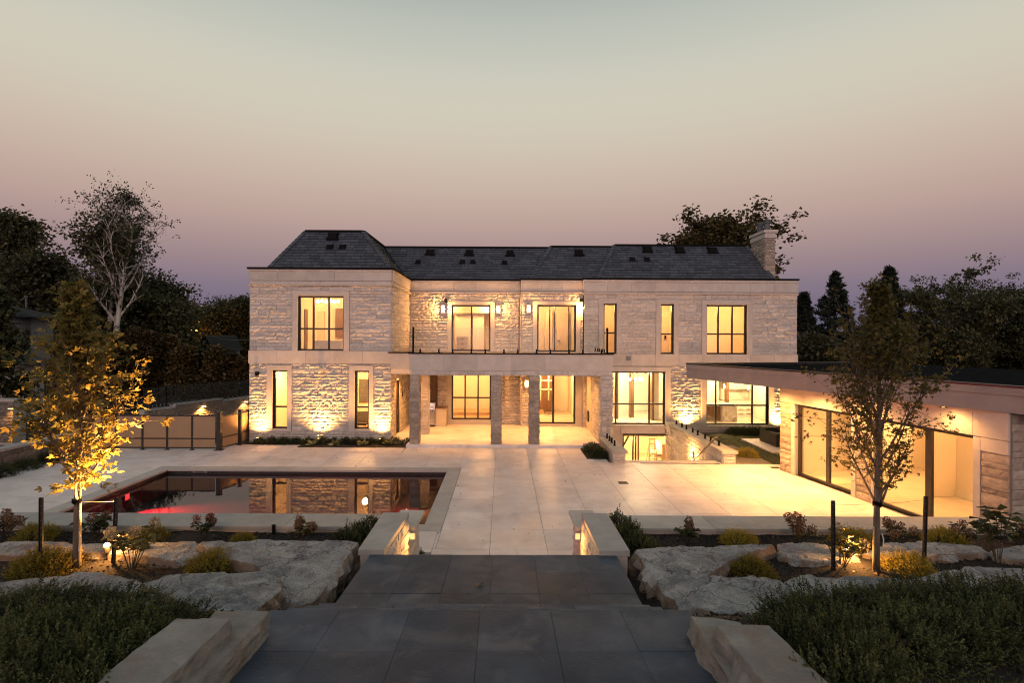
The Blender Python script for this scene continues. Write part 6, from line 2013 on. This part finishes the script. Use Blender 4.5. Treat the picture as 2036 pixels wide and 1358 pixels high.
mb = MB(); mb.add([(gx0 - .35, 27.5, FLR + .85), (gx1, 27.5, FLR + .85), (gx1, 27.95, FLR + .85), (gx0 - .35, 27.95, FLR + .85), (gx0 - .35, 27.56, FLR + 1.18), (gx1, 27.56, FLR + 1.18), (gx1, 27.95, FLR + 1.24), (gx0 - .35, 27.95, FLR + 1.24)], [(0, 3, 2, 1), (4, 5, 6, 7), (0, 1, 5, 4), (1, 2, 6, 5), (2, 3, 7, 6), (3, 0, 4, 7)]); l_ = mb.build('lid', M['steel'], t)
mb = MB(); mb.bar((gx0 - .28, 27.45, FLR + .98), (gx1 - .06, 27.45, FLR + .98), .025); mb.build('lid_handle', M['black'], l_)
for x in (gx0 - .3, gx1 - .05):
    mb = MB(); mb.box(x - .03, x + .03, 27.53, 27.6, FLR, FLR + .078); mb.build('leg', M['black'], t)
kx0, kx1 = P(866, 820, 27.7)[0], P(887, 820, 27.7)[0]
t = root('outdoor_counter', (kx0, 27.7, FLR), 'small panelled cabinet with dark countertop and tap beside the grill', 'counter')
mb = MB(); mb.box(kx0, kx1, 27.6, 28.25, FLR, FLR + .9); c_ = mb.build('cabinet', M['cream'], t)
mb = MB(); mb.box(kx0 + .06, kx1 - .06, 27.58, 27.598, FLR + .12, FLR + .82); d_ = mb.build('cabinet_door', M['cream'], c_)
mb = MB(); mb.box(kx1 - .12, kx1 - .09, 27.555, 27.579, FLR + .45, FLR + .6); mb.build('handle', M['frosted'], d_)
mb = MB(); mb.box(kx0 - .04, kx1 + .05, 27.55, 28.25, FLR + .902, FLR + .95); mb.build('countertop', M['walnut'], t)
fx = (kx0 + kx1) / 2 + .05
mb = MB(); mb.tube([(fx, 28.0, FLR + .95), (fx, 28.0, FLR + 1.2), (fx + .04, 27.98, FLR + 1.26), (fx + .13, 27.9, FLR + 1.26), (fx + .16, 27.88, FLR + 1.16)], .013, 6); mb.build('tap', M['steel'], t)
# upper wing chandelier
cx_, cz_ = P(652, 599, 26.0)
t = root('globe_chandelier', (cx_, 26, cz_), 'row chandelier of six glowing globes behind the upper wing window', 'chandelier')
mb = MB(); mb.tube([(cx_ - .52, 26, cz_), (cx_ + .52, 26, cz_)], .012, 6); mb.tube([(cx_, 26, cz_), (cx_, 26, 6.74)], .012, 6); mb.build('arm', M['bronze'], t)
for k, (dx, dz) in enumerate(((-.52, 0), (-.24, .01), (-.11, -.02), (.16, .01), (.27, -.02), (.52, 0))):
    mb = MB(); mb.ball((cx_ + dx, 26 + .1 * (-1) ** k, cz_ + dz), .075, 10); mb.build('globe', M['bulb'], t, smooth=True)
# living room candle chandelier
cx_, cz_ = P(1263, 757, 30)
t = root('candle_chandelier', (cx_, 30, cz_), 'ring chandelier with candle lamps behind the big living room window', 'chandelier')
mb = MB(); mb.tube([(cx_ + .40 * math.cos(a), 30 + .40 * math.sin(a), cz_) for a in np.linspace(0, 6.283, 25)], .014, 6); mb.tube([(cx_, 30, cz_ + .5), (cx_, 30, 3.24)], .01, 6)
for a in (0, 2.09, 4.19): mb.tube([(cx_ + .4 * math.cos(a), 30 + .4 * math.sin(a), cz_), (cx_, 30, cz_ + .5)], .008, 5)
mb.build('ring', M['bronze'], t)
for k in range(10):
    a = k * .628
    c = (cx_ + .40 * math.cos(a), 30 + .40 * math.sin(a), cz_)
    mb = MB(); mb.tube([c, (c[0], c[1], c[2] + .12)], .016, 6); mb.tube([(c[0], c[1], c[2] + .12), (c[0], c[1], c[2] + .17)], [.02, .004], 6); mb.build('candle_lamp', M['bulb'], t)
# kitchen island, pendants
ix0, ix1 = P(1437, 820, 29.6)[0], P(1466, 820, 29.6)[0]
t = root('kitchen_island', (ix0, 29.6, FLR), 'waterfall marble kitchen island seen through the kitchen window', 'kitchen island')
mb = MB(); mb.box(ix1 - .06, ix1, 29.6, 30.7, FLR, FLR + .84); mb.box(ix0 - 1.5, ix1, 29.55, 30.75, FLR + .842, FLR + .91); mb.build('worktop', M['marble'], t)
mb = MB(); mb.box(ix0, ix1 - .062, 29.62, 30.68, FLR, FLR + .84); mb.build('end_panel', M['marble'], t)
mb = MB(); mb.box(ix0 - 1.45, ix0 - .002, 29.9, 30.6, FLR, FLR + .84); mb.build('base_cabinet', M['walnut'], t)
mb = MB(); fx = ix0 - .35; mb.tube([(fx, 30.2, FLR + .91), (fx, 30.2, FLR + 1.25), (fx + .05, 30.17, FLR + 1.33), (fx + .15, 30.1, FLR + 1.3), (fx + .16, 30.08, FLR + 1.2)], .014, 6); mb.build('tap', M['steel'], t)
for k, px in enumerate((1422, 1440, 1488)):
    x, z = P(px, 764 + k * 3, 30)
    t = root('pendant_lamp', (x, 30, z), ('first', 'second', 'third')[k] + ' glowing pendant from the chandelier side above the kitchen island', 'pendant lamp', 'kitchen pendants')
    mb = MB(); mb.lathe((x, 30, z - .12), [(.05, 0), (.045, .1), (.02, .2)], 8); mb.build('shade', M['bulb'], t)
    mb = MB(); mb.tube([(x, 30, z + .08), (x, 30, 3.24)], .006, 4); mb.build('cord', M['bronze'], t)
# dresser in the bedroom
dx0, dx1 = P(907.5, 680, 30.2)[0], P(931, 680, 30.2)[0]
dzt = P(920, 668.5, 30.2)[1]
t = root('dresser', (dx0, 30.2, 3.8), 'pale three-drawer dresser inside the upper twin-leaf door', 'dresser')
mb = MB(); mb.box(dx0, dx1, 30.2, 30.7, 3.8, dzt); mb.build('carcass', M['white'], t)
for k in range(3):
    h_ = (dzt - 3.85) / 3; z = 3.83 + k * h_
    mb = MB(); mb.box(dx0 + .03, dx1 - .03, 30.17, 30.198, z + .02, z + h_ - .02); d_ = mb.build('drawer', M['cream'], t)
    mb = MB(); mb.box((dx0 + dx1) / 2 - .08, (dx0 + dx1) / 2 + .08, 30.15, 30.169, z + h_ / 2 - .01, z + h_ / 2 + .01); mb.build('handle', M['bronze'], d_)
# basement: step ladder, bench stack
lx0, lz_ = P(1297, 874, 28.6)
t = root('step_ladder', (lx0, 28.6, -2.3), 'aluminium step ladder standing open behind the basement doors', 'ladder')
for s in (-1, 1):
    mb = MB(); mb.bar((lx0 + s * .25, 28.35, -2.3), (lx0 + s * .13, 28.6, lz_), .05, .03); mb.build('front_rail', M['frosted'], t)
    mb = MB(); mb.bar((lx0 + s * .24, 29.1, -2.3), (lx0 + s * .12, 28.64, lz_ - .05), .03, .03); mb.build('rear_rail', M['frosted'], t)
for k in range(6):
    f = (k + .7) / 6.6
    mb = MB(); w_ = .25 - .12 * f; z = -2.3 + (lz_ + 2.3) * f; mb.box(lx0 - w_, lx0 + w_, 28.33 + .25 * f, 28.45 + .25 * f, z - .02, z + .02); mb.build('tread', M['frosted'], t)
mb = MB(); mb.box(lx0 - .15, lx0 + .15, 28.55, 28.72, lz_, lz_ + .03); mb.build('top_cap', M['walnut'], t)
px0, px1 = P(1303, 890, 29.2)[0], P(1319, 890, 29.2)[0]
t = root('upright_piano', (px0, 29.4, -2.3), 'pale upright piano with open keyboard beside the ladder in the basement', 'piano')
mb = MB(); mb.box(px0 + .3, px1 + .5, 29.0, 30.4, -2.3, -1.0); mb.build('case', M['cream'], t)
mb = MB(); mb.box(px0 - .05, px0 + .298, 29.0, 30.4, -1.65, -1.52); mb.build('keybed', M['oak'], t)
mb = MB(); mb.box(px0 - .02, px0 + .2, 29.05, 30.35, -1.518, -1.5); mb.build('keyboard', M['white'], t)
for y in (29.05, 30.3):
    mb = MB(); mb.box(px0 - .03, px0 + .05, y, y + .08, -2.3, -1.652); mb.build('leg', M['oak'], t)
# chair behind the second slot window
sx, sz_ = P(719, 843, 25.4)
t = root('desk_chair', (sx, 25.4, FLR), 'upholstered chair behind the slot window nearest the porch', 'chair')
mb = MB(); mb.box(sx - .25, sx + .25, 25.15, 25.65, FLR + .42, FLR + .52); mb.build('seat', M['rattan'], t)
mb = MB(); mb.box(sx - .25, sx + .25, 25.6, 25.68, FLR + .52, FLR + 1.0); mb.build('backrest', M['siding'], t)
for a in (-.22, .22):
    for b in (25.18, 25.6):
        mb = MB(); mb.box(sx + a - .02, sx + a + .02, b, b + .04, FLR, FLR + .419); mb.build('leg', M['oak'], t)
sx, sz_ = P(725, 772, 28.2)
t = root('framed_picture', (sx, 28.3, sz_), 'dark framed picture on the wall behind the slot window nearest the porch', 'picture')
mb = MB(); mb.box(sx - .33, sx + .25, 28.33, 28.38, sz_ - .75, sz_ + .45); mb.build('frame', M['walnut'], t)
mb = MB(); mb.box(sx - .28, sx + .20, 28.318, 28.329, sz_ - .70, sz_ + .40); mb.build('canvas', M['lead'], t)
# garden furniture on the lawn
c0, c1 = P(1527, 865, 24.3)[0], P(1543, 865, 24.3)[0]
t = root('garden_sofa', (c0, 24, -.05), 'dark woven garden sofa end showing beside the pavilion corner pier', 'sofa')
mb = MB(); mb.box(c0, c1 + 1.4, 24.6, 25.1, -.05, .62); mb.build('backrest', M['rattan'], t)
mb = MB(); mb.box(c0 + .25, c1 + 1.4, 23.4, 24.598, -.05, .30); mb.build('base', M['rattan'], t)
mb = MB(); mb.box(c0, c0 + .248, 23.6, 24.598, -.05, .5); mb.build('armrest', M['rattan'], t)
mb = MB(); mb.box(c0 + .26, c1 + 1.4, 23.42, 24.58, .302, .42); mb.build('cushion', M['lead'], t)

# ================================================================== BEYOND THE GARDEN
# siding house at the picture edge
Yh = 30.0
hx1 = P(61, 700, Yh)[0]
t = root('siding_house', (hx1 - 4, Yh + .8, 0), 'grey clapboard neighbour house with dark windows at the picture edge', 'house')
hz0, hz1 = P(30, 724, Yh)[1], P(30, 640, Yh)[1]
mb = MB(); mb.box(hx1 - 9, hx1, Yh, Yh + 1.5, hz0, hz1 + .3); wl_ = mb.build('wall', M['siding'], t)
n = 18
for k in range(n):
    z = hz0 + (hz1 + .25 - hz0) * k / n; h_ = (hz1 + .25 - hz0) / n
    mb = MB(); mb.add([(hx1 - 9, Yh - .035, z), (hx1 + .03, Yh - .035, z), (hx1 + .03, Yh - .008, z + h_), (hx1 - 9, Yh - .008, z + h_), (hx1 - 9, Yh - .002, z), (hx1 + .03, Yh - .002, z)], [(0, 1, 2, 3), (0, 4, 5, 1)], rng.random()); mb.build('clapboard', M['siding'], wl_)
mb = MB(); mb.box(hx1 - 9, hx1 - .5, Yh + .2, Yh + 1.5, -.2, hz0); mb.build('lower_wall', M['mortar'], t)
mb = MB()
mb.add([(hx1 - 9.5, Yh - .6, hz1 + .25), (hx1 + .6, Yh - .6, hz1 + .25), (hx1 + .6, Yh + 2.0, hz1 + .25), (hx1 - 9.5, Yh + 2.0, hz1 + .25), (hx1 - 9.5, Yh + .7, hz1 + .9), (hx1 - 1.5, Yh + .7, hz1 + .9)], [(0, 1, 5, 4), (1, 2, 5), (2, 3, 4, 5), (0, 4, 3), (0, 3, 2, 1)])
mb.build('roof', M['shingle'], t)
for px0, px1, py0, py1 in ((2, 25, 648, 692), (52, 59, 655, 693)):
    a, b = P(px0, py0, Yh), P(px1, py1, Yh)
    mb = MB(); mb.box(a[0], b[0], Yh - .07, Yh - .036, b[1], a[1]); w_ = mb.build('window', M['bronze'], t)
    mb = MB(); mb.box(a[0] + .06, b[0] - .06, Yh - .08, Yh - .071, b[1] + .06, a[1] - .06); mb.build('pane', M['pooltile'], w_)
a = P(52, 602, Yh + .8); mb = MB(); mb.lathe((a[0], Yh + .8, hz1 + .8), [(.05, 0), (.05, .55), (.08, .57), (.08, .66), (.05, .68)], 10); mb.build('flue', M['lead'], t)
# lean-to with tan-coloured window beside it
a, b = P(62, 702, 33), P(128, 722, 33)
t = root('garden_shed', (a[0], 33, 0), 'dark low shed with faintly warm windows beyond the uplit maple', 'shed')
mb = MB(); mb.box(a[0], b[0], 33, 35, -.2, P(90, 702, 33)[1]); mb.build('wall', M['walnut'], t)
zr_ = P(90, 702, 33)[1]
mb = MB(); mb.add([(a[0] - .3, 32.7, zr_), (b[0] + .3, 32.7, zr_), (b[0] + .3, 35.3, zr_ + .5), (a[0] - .3, 35.3, zr_ + .5), (a[0] + .5, 34, zr_ + 1.0), (b[0] - .3, 34, zr_ + 1.0)], [(0, 1, 5, 4), (1, 2, 5), (2, 3, 4, 5), (3, 0, 4)]); mb.build('roof', M['shingle'], t)
for px0, px1 in ((85, 108), (114, 127)):
    p, q = P(px0, 706, 33), P(px1, 726, 33)
    mb = MB(); mb.box(p[0], q[0], 32.95, 32.99, q[1], p[1]); mb.build('window', M['tan'], t)  # plain tan boxes: a faint window glow put into the colour
# grey gable beyond the cedars
a, b = P(395, 700, 52), P(418, 700, 52)
zt_h, ze_h = P(404, 667, 52)[1], P(404, 690, 52)[1]
t = root('gabled_house', (a[0], 52, 0), 'small grey gable roof peeping over the cedars below the street lamp', 'house')
mb = MB(); mb.box(a[0] + .1, b[0] - .1, 52.2, 58, -.2, ze_h); mb.build('wall', M['siding'], t)
mb = MB(); xm = a[0] + .4
mb.add([(a[0] - .2, 52, ze_h - .3), (xm, 52, zt_h), (b[0] - .4, 52, zt_h - .1), (b[0] + .3, 52, ze_h - .4), (a[0] - .2, 58, ze_h - .3), (xm, 58, zt_h), (b[0] - .4, 58, zt_h - .1), (b[0] + .3, 58, ze_h - .4)], [(0, 1, 2, 3), (0, 4, 5, 1), (1, 5, 6, 2), (2, 6, 7, 3)]); mb.build('roof', M['shingle'], t)
# street lamp and wires
sx, sz_ = P(386, 657, 56)
t = root('street_lamp', (sx - 1.2, 56, -.3), 'street lamp glowing orange over the dark cedars', 'street lamp')
mb = MB(); mb.tube([(sx - 1.6, 56, -.3), (sx - 1.6, 56, sz_ - .5), (sx - 1.3, 56, sz_ + .05), (sx - .3, 56, sz_ + .12)], [.09, .07, .05, .04], 8); mb.build('pole', M['lead'], t)
mb = MB(); mb.box(sx - .35, sx + .35, 55.85, 56.15, sz_ + .05, sz_ + .18); mb.build('lamp_head', M['lead'], t)
mb = MB(); mb.box(sx - .25, sx + .3, 55.88, 56.12, sz_ - .06, sz_ + .048); mb.build('lens', M['amber'], t)
lamp('POINT', (sx, 55.9, sz_ - .25), 160, (1, .38, .08), .1, t)
t = root('power_pole', (-48, 58, -.3), 'dark utility pole carrying wires behind the cedars', 'utility pole')
mb = MB(); mb.tube([(-48, 58, -.3), (-48, 58, 5.6)], [.14, .1], 8); mb.build('post', M['darkbark'], t)
mb = MB(); mb.box(-48.8, -47.2, 57.95, 58.05, 5.1, 5.2); mb.build('crossarm', M['darkbark'], t)
for px0, py0, py1, lab in ((411, 668, 674, 'upper power wire crossing the dark wood to the house corner'), (436, 688, 692, 'lower power wire crossing the dark wood to the house corner')):
    p, q = P(px0, py0, 55), P(515, py1, 50)
    mb = MB(); k = [(p[0] + (q[0] - p[0]) * s, 55 - 5 * s, p[1] + (q[1] - p[1]) * s - .25 * math.sin(math.pi * s)) for s in np.linspace(0, 1, 9)]; mb.tube(k, .022, 4)
    o = mb.build('power_wire', M['lead']); tag(o, lab, 'wire', 'power wires')
build_stones()
